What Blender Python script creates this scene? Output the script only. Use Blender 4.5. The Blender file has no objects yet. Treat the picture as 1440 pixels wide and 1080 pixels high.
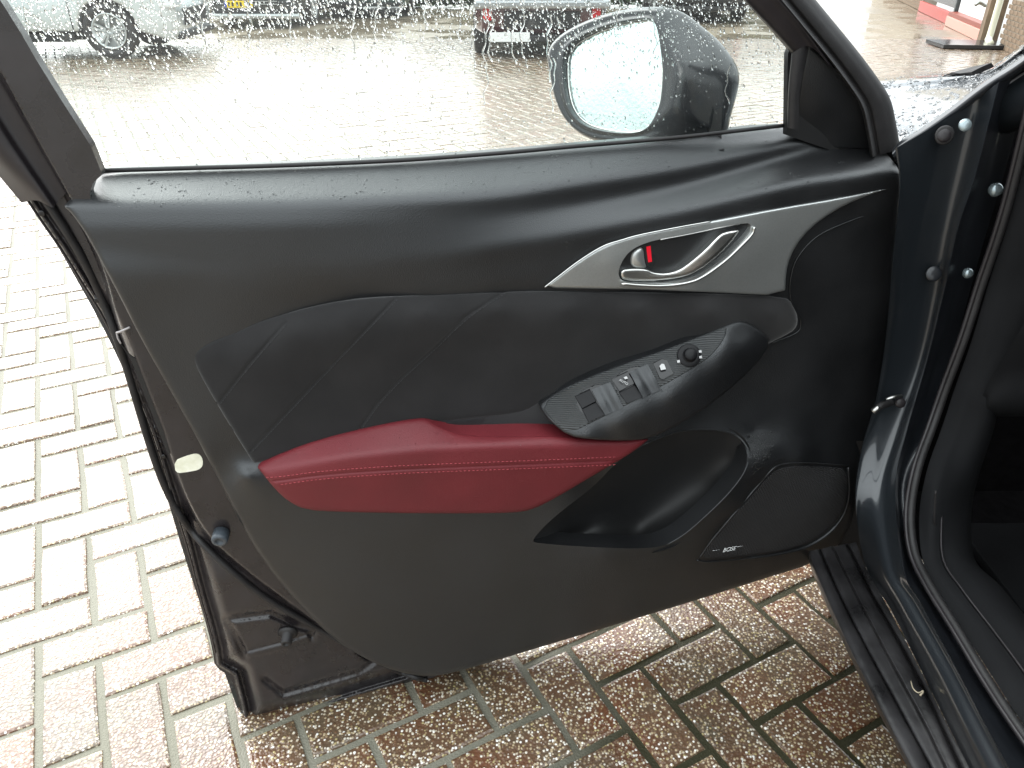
import bpy, bmesh, math, random
import numpy as np
from mathutils import Vector, Matrix, noise
from mathutils.geometry import delaunay_2d_cdt
random.seed(7); rng = np.random.default_rng(7)
S = bpy.context.scene
COL = S.collection
R = math.radians

# ------------------------------------------------------------------ camera
H = 1.27; PITCH = R(30.2); F = 1060.0
cam = bpy.data.objects.new('camera', bpy.data.cameras.new('camera'))
COL.objects.link(cam); S.camera = cam
cam.location = (0, 0, H)
cam.rotation_euler = (R(90)-PITCH, 0, 0)
cam.data.sensor_width = 36; cam.data.lens = 36*F/1440
cam.data.clip_start = 0.02; cam.data.clip_end = 500

# ------------------------------------------------------------------ light
W = bpy.data.worlds.new('World'); S.world = W; W.use_nodes = True
SUN_EL, SUN_ROT = R(36), R(-42)
nt = W.node_tree; nt.nodes.clear()
sky = nt.nodes.new('ShaderNodeTexSky'); sky.sky_type = 'NISHITA'; sky.sun_disc = False
sky.sun_elevation = SUN_EL; sky.sun_rotation = SUN_ROT; sky.air_density = 1.0; sky.dust_density = 4.0
hs = nt.nodes.new('ShaderNodeHueSaturation'); hs.inputs['Saturation'].default_value = 0.12
mx = nt.nodes.new('ShaderNodeMix'); mx.data_type = 'RGBA'; mx.inputs[0].default_value = 0.6
mx.inputs[7].default_value = (9.2, 9.8, 10.0, 1)
bg = nt.nodes.new('ShaderNodeBackground'); bg.inputs['Strength'].default_value = 0.08
ow = nt.nodes.new('ShaderNodeOutputWorld')
# overcast dome: twice as bright overhead as at the horizon, all the way round
wg = nt.nodes.new('ShaderNodeTexCoord'); wx = nt.nodes.new('ShaderNodeSeparateXYZ'); wr = nt.nodes.new('ShaderNodeMapRange')
wr.inputs[1].default_value = 0; wr.inputs[2].default_value = 1; wr.inputs[3].default_value = 0.85; wr.inputs[4].default_value = 2.6
wv = nt.nodes.new('ShaderNodeVectorMath'); wv.operation = 'SCALE'; wv.inputs[0].default_value = (8.2, 8.8, 9.0)
nt.links.new(wg.outputs['Generated'], wx.inputs[0]); nt.links.new(wx.outputs['Z'], wr.inputs[0]); nt.links.new(wr.outputs[0], wv.inputs['Scale'])
nt.links.new(wv.outputs[0], mx.inputs[7])
nt.links.new(sky.outputs[0], hs.inputs['Color']); nt.links.new(hs.outputs[0], mx.inputs[6])
nt.links.new(mx.outputs[2], bg.inputs[0]); nt.links.new(bg.outputs[0], ow.inputs[0])
sun = bpy.data.objects.new('sun', bpy.data.lights.new('sun', 'SUN')); COL.objects.link(sun)
sun.data.energy = 0.9; sun.data.angle = R(60); sun.data.color = (1, 0.98, 0.95)
# light comes from the front-left (beyond the door)
sd = Vector((math.sin(SUN_ROT)*math.cos(SUN_EL), math.cos(SUN_ROT)*math.cos(SUN_EL), math.sin(SUN_EL)))
sun.rotation_euler = sd.to_track_quat('Z', 'Y').to_euler()
S.view_settings.view_transform = 'Standard'; S.view_settings.look = 'None'
S.view_settings.gamma = 1; S.view_settings.use_curve_mapping = False
S.view_settings.exposure = 1.75

# ------------------------------------------------------------------ unprojection helpers
# points measured in the photograph (1440 x 1080) are turned into places on real planes
C0 = np.array([0, 0, H]); cp, sp = math.cos(PITCH), math.sin(PITCH)
def ray(x, y):
    a = (x-720)/F; b = (540-y)/F
    return np.array([a, cp+b*sp, -sp+b*cp])
def on_z(x, y, z):
    d = ray(x, y); return C0+d*((z-H)/d[2])
def on_y(x, y, Y):
    d = ray(x, y); return C0+d*(Y/d[1])
def on_x(x, y, X):
    d = ray(x, y); return C0+d*(X/d[0])
DA = on_z(345, 1030, .22); DB = on_z(1140, 795, .22)
ang = math.atan2(DB[1]-DA[1], DB[0]-DA[0])+R(-6.5)      # the skin corner lies 12 cm further out than the trim edge
U_ = np.array([math.cos(ang), math.sin(ang), 0]); N_ = np.array([math.sin(ang), -math.cos(ang), 0])
DO = DB-N_*0.025
def at(x, y, d=0.0):                                     # d: metres towards the cabin from the door's mean plane
    r = ray(x, y); t = ((DO+N_*d-C0)@N_)/(r@N_); return C0+r*t
print('door angle', math.degrees(ang), 'A', DA, 'B', DB, 'len', np.linalg.norm(DB-DA), 'belt', at(150, 242), at(1107, 175))

# ------------------------------------------------------------------ materials
MATS = {}
def mat(name, col, rough=.5, metal=0, spec=.5, var=0, vscale=30, bump=0, bscale=300, coat=0, detail=3, kind='noise', col2=None, trans=0, ior=1.45, rvar=0, sheen=0):
    if name in MATS: return MATS[name]
    m = bpy.data.materials.new(name); m.use_nodes = True; MATS[name] = m
    n = m.node_tree; p = n.nodes['Principled BSDF']; L = n.links.new
    p.inputs['Roughness'].default_value = rough; p.inputs['Metallic'].default_value = metal
    p.inputs['Specular IOR Level'].default_value = spec; p.inputs['IOR'].default_value = ior
    p.inputs['Coat Weight'].default_value = coat; p.inputs['Coat Roughness'].default_value = .06
    p.inputs['Transmission Weight'].default_value = trans
    if sheen: p.inputs['Sheen Weight'].default_value = sheen; p.inputs['Sheen Roughness'].default_value = .4
    c = tuple(col)+(1,); p.inputs['Base Color'].default_value = c
    tc = n.nodes.new('ShaderNodeTexCoord')
    if var or rvar:
        t = n.nodes.new('ShaderNodeTexNoise'); t.inputs['Scale'].default_value = vscale; t.inputs['Detail'].default_value = detail+3
        L(tc.outputs['Object'], t.inputs['Vector'])
        if var:
            r = n.nodes.new('ShaderNodeValToRGB'); c2 = col2 or tuple(x*(1-var) for x in col)
            c1 = col if col2 else tuple(min(1, x*(1+var)) for x in col)
            r.color_ramp.elements[0].position = .3; r.color_ramp.elements[1].position = .7
            r.color_ramp.elements[0].color = tuple(c2)+(1,); r.color_ramp.elements[1].color = tuple(c1)+(1,)
            L(t.outputs[0], r.inputs[0]); L(r.outputs[0], p.inputs['Base Color'])
        if rvar:
            mr = n.nodes.new('ShaderNodeMapRange'); mr.inputs[1].default_value = .3; mr.inputs[2].default_value = .7
            mr.inputs[3].default_value = max(.02, rough-rvar); mr.inputs[4].default_value = min(1, rough+rvar)
            L(t.outputs[0], mr.inputs[0]); L(mr.outputs[0], p.inputs['Roughness'])
    if bump:
        if kind == 'voronoi':
            b_ = n.nodes.new('ShaderNodeTexVoronoi'); b_.inputs['Scale'].default_value = bscale; o = b_.outputs['Distance']
        else:
            b_ = n.nodes.new('ShaderNodeTexNoise'); b_.inputs['Scale'].default_value = bscale; b_.inputs['Detail'].default_value = 2; o = b_.outputs[0]
        L(tc.outputs['Object'], b_.inputs['Vector'])
        bn = n.nodes.new('ShaderNodeBump'); bn.inputs['Strength'].default_value = 1; bn.inputs['Distance'].default_value = bump
        L(o, bn.inputs['Height']); L(bn.outputs[0], p.inputs['Normal'])
    return m
M_trim = mat('trim_plastic', (.0085, .0087, .0095), .40, var=.2, vscale=9, bump=.00022, bscale=620, kind='voronoi', spec=.72, rvar=.05, coat=.12)
M_trim.node_tree.nodes['Principled BSDF'].inputs['Coat Roughness'].default_value = .42
M_trim.node_tree.nodes['Principled BSDF'].inputs['Specular Tint'].default_value = (.94, .975, 1, 1)
M_suede = mat('suede', (.018, .0175, .018), .9, var=.15, vscale=14, bump=.0003, bscale=900, spec=.2, sheen=.3)
M_red = mat('red_leather', (.118, .0135, .0185), .50, var=.13, vscale=12, bump=.0002, bscale=700, kind='voronoi', spec=.45, rvar=.04)
M_redt = mat('red_thread', (.30, .05, .06), .7)
M_thr = mat('grey_thread', (.035, .036, .038), .8)
M_silver = mat('satin_silver', (.44, .455, .45), .34, metal=.8, var=.05, vscale=400, bump=.00006, bscale=2200)
M_chrome = mat('brushed_chrome', (.60, .60, .58), .30, metal=1, var=.05, vscale=60)
M_gloss = mat('gloss_black', (.008, .008, .009), .18, spec=.5)
M_blackp = mat('black_plastic', (.011, .011, .0115), .55, bump=.00008, bscale=1500)
M_switch = mat('switch_plastic', (.006, .006, .007), .45, spec=.25)
M_rub = mat('rubber', (.013, .012, .0125), .55, var=.3, vscale=40, bump=.0002, bscale=400)
M_shell = mat('shell_paint', (.017, .0145, .0155), .30, var=.3, vscale=18, bump=.0003, bscale=60, coat=.15, rvar=.12)
M_frame = mat('frame_black', (.016, .0135, .015), .42, var=.2, vscale=20, bump=.0001, bscale=700)
M_paint = mat('blue_grey_paint', (.016, .0195, .0235), .36, metal=.3, var=.12, vscale=2500, coat=.8, spec=.5)
M_postp = mat('hinge_post_paint', (.016, .018, .022), .32, metal=.2, coat=.4, var=.3, vscale=14, bump=.0004, bscale=30)
M_bonnet = mat('wet_bonnet', (.06, .07, .08), .2, metal=.3, coat=1, bump=.0022, bscale=120)
M_white = mat('white_mark', (.42, .42, .42), .5)
M_redmark = mat('red_mark', (.75, .012, .03), .4)
M_cream = mat('cream_label', (.85, .85, .74), .35, var=.25, vscale=60, col2=(.62, .62, .46))
M_bufb = mat('buffer_rubber', (.045, .055, .066), .4, bump=.0002, bscale=300)
M_mirror = mat('mirror_silver', (.62, .74, .72), .06, metal=1, bump=.0004, bscale=160)
M_dirt = mat('sill_plastic', (.018, .017, .018), .42, var=.5, vscale=14, bump=.0008, bscale=60, rvar=.15)
M_int = mat('cabin_plastic', (.007, .0072, .008), .8, var=.2, vscale=12, bump=.0002, bscale=600, spec=.18)
M_carpet = mat('carpet', (.006, .0055, .006), 1, bump=.002, bscale=500, var=.4, vscale=60, spec=.1)
M_steel = mat('steel', (.45, .45, .43), .3, metal=1)

def water_mat():
    m = bpy.data.materials.new('water_drop'); m.use_nodes = True
    p = m.node_tree.nodes['Principled BSDF']
    p.inputs['Transmission Weight'].default_value = 1; p.inputs['IOR'].default_value = 1.33; p.inputs['Roughness'].default_value = .0
    return m
M_water = water_mat()
def glass_mat():
    m = bpy.data.materials.new('window_glass'); m.use_nodes = True; n = m.node_tree; n.nodes.clear(); L = n.links.new
    o = n.nodes.new('ShaderNodeOutputMaterial'); mi = n.nodes.new('ShaderNodeMixShader')
    t = n.nodes.new('ShaderNodeBsdfTransparent'); t.inputs[0].default_value = (.90, .95, .93, 1)
    g = n.nodes.new('ShaderNodeBsdfGlossy'); g.inputs['Roughness'].default_value = .02
    f = n.nodes.new('ShaderNodeFresnel'); f.inputs[0].default_value = 1.5
    fm = n.nodes.new('ShaderNodeMixShader'); fm.inputs[0].default_value = .02; tr = n.nodes.new('ShaderNodeBsdfTranslucent'); tr.inputs[0].default_value = (.86, .90, .89, 1)
    L(t.outputs[0], fm.inputs[1]); L(tr.outputs[0], fm.inputs[2])
    L(f.outputs[0], mi.inputs[0]); L(fm.outputs[0], mi.inputs[1]); L(g.outputs[0], mi.inputs[2]); L(mi.outputs[0], o.inputs[0])
    return m
M_glass = glass_mat()

def ribbed(name, base, col, rough, axis, pitch, depth, axis2=None):
    """plastic with fine moulded lines running across `axis` (a world direction)"""
    m = mat(name, col, rough, var=.1); n = m.node_tree; L = n.links.new; p = n.nodes['Principled BSDF']
    geo = n.nodes.new('ShaderNodeNewGeometry')
    def wave(ax):
        dp = n.nodes.new('ShaderNodeVectorMath'); dp.operation = 'DOT_PRODUCT'; dp.inputs[1].default_value = tuple(ax)
        L(geo.outputs['Position'], dp.inputs[0])
        mu = n.nodes.new('ShaderNodeMath'); mu.operation = 'MULTIPLY'; mu.inputs[1].default_value = 2*math.pi/pitch; L(dp.outputs['Value'], mu.inputs[0])
        s = n.nodes.new('ShaderNodeMath'); s.operation = 'SINE'; L(mu.outputs[0], s.inputs[0]); return s.outputs[0]
    h = wave(axis)
    if axis2 is not None:
        a = n.nodes.new('ShaderNodeMath'); a.operation = 'ADD'; L(h, a.inputs[0]); L(wave(axis2), a.inputs[1]); h = a.outputs[0]
    b = n.nodes.new('ShaderNodeBump'); b.inputs['Distance'].default_value = depth; L(h, b.inputs['Height']); L(b.outputs[0], p.inputs['Normal'])
    return m

# ------------------------------------------------------------------ object helpers
def tag(o, label=None, cat=None, group=None, kind=None):
    if label: o['label'] = label
    if cat: o['category'] = cat
    if group: o['group'] = group
    if kind: o['kind'] = kind
    return o
def empty(name, loc, label=None, cat=None, group=None):
    o = bpy.data.objects.new(name, None); o.location = loc; o.empty_display_size = .1; COL.objects.link(o)
    return tag(o, label, cat, group)
LOC = {}
def origin(p):
    v = Vector((0, 0, 0))
    while p is not None: v += Vector(p.location); p = p.parent
    return v
def make(name, V, Fs, m, parent=None, smooth=True, label=None, kind=None, world=True):
    me = bpy.data.meshes.new(name)
    V = np.asarray(V, float).reshape(-1, 3)
    if parent is not None and world: V = V-np.array(origin(parent))
    me.from_pydata(V.tolist(), [], [tuple(int(i) for i in f) for f in Fs]); me.update()
    if smooth: me.polygons.foreach_set('use_smooth', [True]*len(me.polygons))
    me.materials.append(m)
    o = bpy.data.objects.new(name, me); COL.objects.link(o); o.parent = parent
    return tag(o, label, kind=kind)
def cr(P, n):                                            # Catmull-Rom through the rows of P
    P = np.asarray(P, float); k = len(P); out = []
    Q = np.vstack([2*P[:1]-P[1:2], P, 2*P[-1:]-P[-2:-1]])
    for s in np.linspace(0, k-1, n):
        i = min(int(s), k-2); t = s-i; a, b, c, d = Q[i:i+4]
        out.append(.5*((2*b)+(c-a)*t+(2*a-5*b+4*c-d)*t*t+(3*b-a-3*c+d)*t**3))
    return np.array(out)
def chaikin(P, it=2, closed=True):
    P = np.asarray(P, float)
    for _ in range(it):
        Q = np.roll(P, -1, 0) if closed else P[1:]
        A = P if closed else P[:-1]
        N = np.empty((2*len(A), P.shape[1])); N[0::2] = .75*A+.25*Q; N[1::2] = .25*A+.75*Q
        if not closed: N = np.vstack([P[:1], N, P[-1:]])
        P = N
    return P
def resample(P, step, closed=True):
    P = np.asarray(P, float); Q = np.vstack([P, P[:1]]) if closed else P
    L = np.r_[0, np.cumsum(np.linalg.norm(np.diff(Q, axis=0), axis=1))]
    n = max(3, int(L[-1]/step)); s = np.linspace(0, L[-1], n+1)[:(-1 if closed else None)]
    return np.stack([np.interp(s, L, Q[:, k]) for k in range(P.shape[1])], -1)
def inside(P, poly):
    x, y = P[:, 0], P[:, 1]; r = np.zeros(len(P), bool)
    for (x0, y0), (x1, y1) in zip(poly, np.roll(poly, -1, 0)):
        c = (y0 > y) != (y1 > y)
        if c.any():
            with np.errstate(divide='ignore', invalid='ignore'): r ^= c & (x < (x1-x0)*(y-y0)/(y1-y0)+x0)
    return r
def dist(P, line, closed=False):
    A = np.asarray(line, float); B = np.roll(A, -1, 0) if closed else A[1:]; A = A if closed else A[:-1]
    best = np.full(len(P), 1e9)
    for a, b in zip(A, B):
        ab = b-a; t = np.clip(((P-a)@ab)/max(ab@ab, 1e-9), 0, 1); best = np.minimum(best, np.linalg.norm(P-(a+t[:, None]*ab), axis=1))
    return best
class TPS:                                               # smooth relief through measured control points (depth in cm)
    def __init__(s, pts, lam=1e-3):
        P = np.array(pts, float); s.X = P[:, :2]/100; z = P[:, 2]; n = len(P)
        K = s.k(s.X, s.X)+lam*np.eye(n); A = np.c_[np.ones(n), s.X]
        M = np.block([[K, A], [A.T, np.zeros((3, 3))]]); s.w = np.linalg.solve(M, np.r_[z, 0, 0, 0])
    def k(s, A, B):
        r = np.linalg.norm(A[:, None]-B[None], axis=2); return np.where(r > 1e-9, r*r*np.log(np.maximum(r, 1e-9)), 0)
    def __call__(s, P):
        P = np.atleast_2d(P)/100; return (s.k(P, s.X)@s.w[:-3]+np.c_[np.ones(len(P)), P]@s.w[-3:])/100
class Rows:                                              # relief given by feature lines running along the door: rows of (x, y, depth cm)
    def __init__(s, rows, blur=7): s.r = [cr(np.array(r, float), 80) for r in rows]; s.b = blur
    def one(s, x, y):
        Y = np.array([np.interp(x, r[:, 0], r[:, 1]) for r in s.r]); D = np.array([np.interp(x, r[:, 0], r[:, 2]) for r in s.r])
        out = D[0].copy()
        for k in range(len(Y)-1):
            t = np.clip((y-Y[k])/np.maximum(Y[k+1]-Y[k], .5), 0, 1); out = out+(D[k+1]-D[k])*t
        return out
    def __call__(s, P):
        P = np.atleast_2d(P); o = 0; w = ((-1, .5), (-.75, .8), (-.5, 1), (-.25, 1.2), (0, 1.25), (.25, 1.2), (.5, 1), (.75, .8), (1, .5))
        for k, c in w: o = o+c*s.one(P[:, 0], P[:, 1]+k*s.b)
        return o/sum(c for _, c in w)/100
def patch(name, outline, dfun, m, parent, step=5, sm=2, roll=0, rolld=0, skirt=.01, holes=(), lines=(), groove=.0012, gw=2.2, atf=at, kind=None, label=None, extra=None):
    """relief panel: outline in photo pixels, depth from dfun, rolled edge, side walls"""
    P = chaikin(outline, sm) if sm else np.asarray(outline, float); P = resample(P, step*.8)
    HS = [resample(chaikin(h, 2), step*.7) for h in holes]
    area = np.sum(P[:, 0]*np.roll(P[:, 1], -1)-np.roll(P[:, 0], -1)*P[:, 1])
    if area < 0: P = P[::-1]
    pts = [P]; edges = []; base = 0
    edges += [(i, (i+1) % len(P)) for i in range(len(P))]; base = len(P)
    for h in HS:
        pts.append(h); edges += [(base+i, base+(i+1) % len(h)) for i in range(len(h))]; base += len(h)
    nb = base
    cand = []
    tn = np.roll(P, -1, 0)-np.roll(P, 1, 0); tn /= np.maximum(np.linalg.norm(tn, axis=1), 1e-9)[:, None]; nn = np.c_[-tn[:, 1], tn[:, 0]]
    if roll:
        for q in (.12, .35, .65, 1.0): cand.append(P+nn*roll*q)
    for ln in lines:
        l = resample(ln, step*.7, False); t = np.gradient(l, axis=0); t /= np.linalg.norm(t, axis=1)[:, None]; nl = np.c_[-t[:, 1], t[:, 0]]
        for o in (0, -gw*.5, gw*.5, -gw, gw): cand.append(l+nl*o)
    x0, y0 = P.min(0); x1, y1 = P.max(0)
    gx, gy = np.meshgrid(np.arange(x0, x1, step), np.arange(y0, y1, step*.87)); gx = gx+(np.arange(gx.shape[0]) % 2)[:, None]*step*.5
    g = np.c_[gx.ravel(), gy.ravel()]
    g = g[inside(g, P)]; g = g[dist(g, P, True) > max(roll*1.15, step*.45)]
    for ln in lines: g = g[dist(g, ln) > gw*1.3]
    if extra is not None: cand.append(np.asarray(extra, float))
    if cand:
        c = np.vstack(cand); c = c[inside(c, P)]; c = c[dist(c, P, True) > .15]
        g = np.vstack([g, c])
    for h in HS:
        if len(g): g = g[~inside(g, h)]; g = g[dist(g, h, True) > step*.3]
    allp = np.vstack(pts+[g])
    r = delaunay_2d_cdt([Vector(p) for p in allp], edges, [], 0, 1e-4, True)
    V2 = np.array([tuple(v) for v in r[0]]); T = np.array([list(f) for f in r[2] if len(f) == 3])
    orig = r[3]
    cen = V2[T].mean(1); keep = inside(cen, P)
    for h in HS: keep &= ~inside(cen, h)
    T = T[keep]
    D = dfun(V2)
    if roll:
        e = dist(V2, P, True); t = np.clip(e/roll, 0, 1); D = D-rolld*(1-np.sqrt(1-(1-t)**2))
    for ln in lines: D = D-groove*np.exp(-(dist(V2, ln)/gw*1.6)**2)
    V3 = np.array([atf(p[0], p[1], d) for p, d in zip(V2, D)])
    inv = {}
    for i, o in enumerate(orig):
        for k in o: inv[k] = i
    Fs = [tuple(t) for t in T]; V = list(V3)
    # orient towards the camera
    a, b, c = V3[T[0]]
    flip = np.cross(b-a, c-a)@(C0-a) < 0
    if flip: Fs = [t[::-1] for t in Fs]
    if skirt:
        loops = [[inv[i] for i in range(len(P))]]; s = len(P)
        for h in HS: loops.append([inv[s+i] for i in range(len(h))]); s += len(h)
        for lp in loops:
            k0 = len(V)
            for i in lp: V.append(V3[i])
            for i in lp: V.append(atf(V2[i][0], V2[i][1], D[i]-skirt)+0*V3[i] if atf is not at else V3[i]-N_*skirt)
            n = len(lp)
            for i in range(n): Fs.append((k0+i, k0+(i+1) % n, k0+n+(i+1) % n, k0+n+i))
    o = make(name, V, Fs, m, parent, kind=kind, label=label)
    o['_'] = 0; del o['_']
    return o
def surf(name, G, m, parent, nu=40, nv=None, smooth_v=True, closed=False, label=None, kind=None, thick=0):
    """surface through a grid of 3-D control points: G[row][station]"""
    G = [np.asarray(r, float) for r in G]; rows = [cr(r, nu) for r in G]
    A = np.array(rows)
    if smooth_v and len(A) > 2:
        nv = nv or len(A)*4; A = np.stack([cr(A[:, i], nv) for i in range(nu)], 1)
    nv = len(A); V = A.reshape(-1, 3); Fs = []
    for j in range(nv-1):
        for i in range(nu-1):
            Fs.append((j*nu+i, j*nu+i+1, (j+1)*nu+i+1, (j+1)*nu+i))
    if closed:
        for i in range(nu-1): Fs.append(((nv-1)*nu+i, (nv-1)*nu+i+1, i+1, i))
    o = make(name, V, Fs, m, parent, label=label, kind=kind)
    if thick:
        md = o.modifiers.new('thickness', 'SOLIDIFY'); md.thickness = thick; md.offset = 0
    return o
def tube(name, P, r, m, parent, n=60, seg=8, smooth=True, closed=False, flat=1.0, spline=True, kind=None):
    P = np.asarray(P, float)
    if spline: P = cr(P, n)
    V, Fs = tube_geo(P, r, seg)
    return make(name, V, Fs, m, parent, smooth, kind=kind)
def tube_geo(P, r, seg=8, base=0):
    n = len(P); T = np.gradient(P, axis=0); T /= np.maximum(np.linalg.norm(T, axis=1), 1e-12)[:, None]
    up = np.array([0, 0, 1.]); V = []; Fs = []; rr = np.broadcast_to(r, (n,))
    a = np.cross(T[0], up)
    if np.linalg.norm(a) < 1e-3: a = np.cross(T[0], [1, 0, 0])
    for i in range(n):
        a = a-T[i]*(a@T[i]); a /= np.linalg.norm(a); b = np.cross(T[i], a)
        for k in range(seg):
            t = 2*math.pi*k/seg; V.append(P[i]+rr[i]*(math.cos(t)*a+math.sin(t)*b))
    for i in range(n-1):
        for k in range(seg):
            Fs.append((base+i*seg+k, base+i*seg+(k+1) % seg, base+(i+1)*seg+(k+1) % seg, base+(i+1)*seg+k))
    Fs.append(tuple(base+k for k in range(seg))[::-1]); Fs.append(tuple(base+(n-1)*seg+k for k in range(seg)))
    return V, Fs
def lathe(name, prof, c, axis, m, parent, seg=24, smooth=True):
    """prof: (radius, height) list, axis: unit direction"""
    ax = np.array(axis, float); ax /= np.linalg.norm(ax); a = np.cross(ax, [0, 0, 1.])
    if np.linalg.norm(a) < 1e-3: a = np.array([1., 0, 0])
    a /= np.linalg.norm(a); b = np.cross(ax, a); V = []; Fs = []
    for r, h in prof:
        for k in range(seg):
            t = 2*math.pi*k/seg; V.append(np.asarray(c)+ax*h+r*(math.cos(t)*a+math.sin(t)*b))
    for j in range(len(prof)-1):
        for k in range(seg): Fs.append((j*seg+k, j*seg+(k+1) % seg, (j+1)*seg+(k+1) % seg, (j+1)*seg+k))
    Fs.append(tuple(range(seg))[::-1]); Fs.append(tuple((len(prof)-1)*seg+k for k in range(seg)))
    return make(name, V, Fs, m, parent, smooth)
def box(name, c, s, m, parent, rz=0, bev=.0, rot=None, label=None, kind=None, segs=2):
    bm = bmesh.new(); bmesh.ops.create_cube(bm, size=1); bmesh.ops.scale(bm, vec=s, verts=bm.verts)
    if bev: bmesh.ops.bevel(bm, geom=bm.edges[:], offset=bev, segments=segs, affect='EDGES', profile=.6)
    M = Matrix.Rotation(rz, 3, 'Z') if rot is None else rot
    bmesh.ops.transform(bm, matrix=M.to_4x4(), verts=bm.verts); bmesh.ops.translate(bm, vec=Vector(c), verts=bm.verts)
    V = [v.co[:] for v in bm.verts]; Fs = [[v.index for v in f.verts] for f in bm.faces]; bm.free()
    return make(name, V, Fs, m, parent, smooth=False, label=label, kind=kind)
def basis(n, up=(0, 0, 1)):
    n = np.asarray(n, float); n /= np.linalg.norm(n); u = np.asarray(up, float); u = u-n*(u@n); u /= np.linalg.norm(u)
    return np.cross(u, n), u, n
def drops(name, pts, nrm, sizes, m, parent, stretch=1.0, rise=.45, down=(0, 0, -1), seg=7):
    V = []; Fs = []
    for p, s in zip(pts, sizes):
        r, u, n = basis(nrm if np.ndim(nrm) == 1 else nrm[len(V)//(seg*2+2)], down); b = len(V)
        st = 1+random.random()*(stretch-1); w = 1+.25*(random.random()-.5)
        V.append(p-n*s*.02)
        for q, hh in ((1, 0), (.72, .72)):
            for k in range(seg):
                t = 2*math.pi*k/seg; V.append(p+s*q*(math.cos(t)*w*r+math.sin(t)*st*u)+n*s*rise*hh)
        V.append(p+n*s*rise)
        for k in range(seg):
            k2 = (k+1) % seg
            Fs += [(b, b+1+k2, b+1+k), (b+1+k, b+1+k2, b+1+seg+k2, b+1+seg+k), (b+1+seg+k, b+1+seg+k2, b+1+2*seg)]
    return make(name, V, Fs, m, parent, kind='stuff')
def text(name, s, p, n, up, size, m, parent, shear=0, lift=.0004):
    cu = bpy.data.curves.new(name, 'FONT'); cu.body = s; cu.size = size; cu.extrude = .0002; cu.align_x = 'CENTER'; cu.align_y = 'CENTER'; cu.shear = shear
    o = bpy.data.objects.new(name, cu); COL.objects.link(o); dg = bpy.context.evaluated_depsgraph_get()
    me = bpy.data.meshes.new_from_object(o.evaluated_get(dg)); bpy.data.objects.remove(o)
    r, u, nn = basis(n, up)
    V = [np.asarray(p)+r*v.co.x+u*v.co.y+nn*(lift+v.co.z) for v in me.vertices]
    return make(name, V, [list(f.vertices) for f in me.polygons], m, parent, smooth=False)
def prism(name, poly, d0, d1, m, parent, atf=at, bev=0, sm=1, smooth=False):
    P = chaikin(poly, sm) if sm else np.asarray(poly, float); n = len(P)
    f0 = d0 if callable(d0) else (lambda q: d0)
    base = [atf(p[0], p[1], f0(p)) for p in P]; top = [b+N_*d1 for b in base]
    if bev:
        c = P.mean(0); rad = np.linalg.norm(P-c, axis=1).mean(); k = 1-bev/rad
        mid = [b+N_*(d1*.7) for b in base]; top = [atf(q[0], q[1], f0(p))+N_*d1 for p, q in zip(P, c+(P-c)*k)]
        V = base+mid+top; Fs = [(j*n+i, j*n+(i+1) % n, (j+1)*n+(i+1) % n, (j+1)*n+i) for j in (0, 1) for i in range(n)]+[tuple(range(2*n, 3*n))]
    else:
        V = base+top; Fs = [(i, (i+1) % n, n+(i+1) % n, n+i) for i in range(n)]+[tuple(range(n, 2*n))]
    return make(name, V, Fs, m, parent, smooth)

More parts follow.
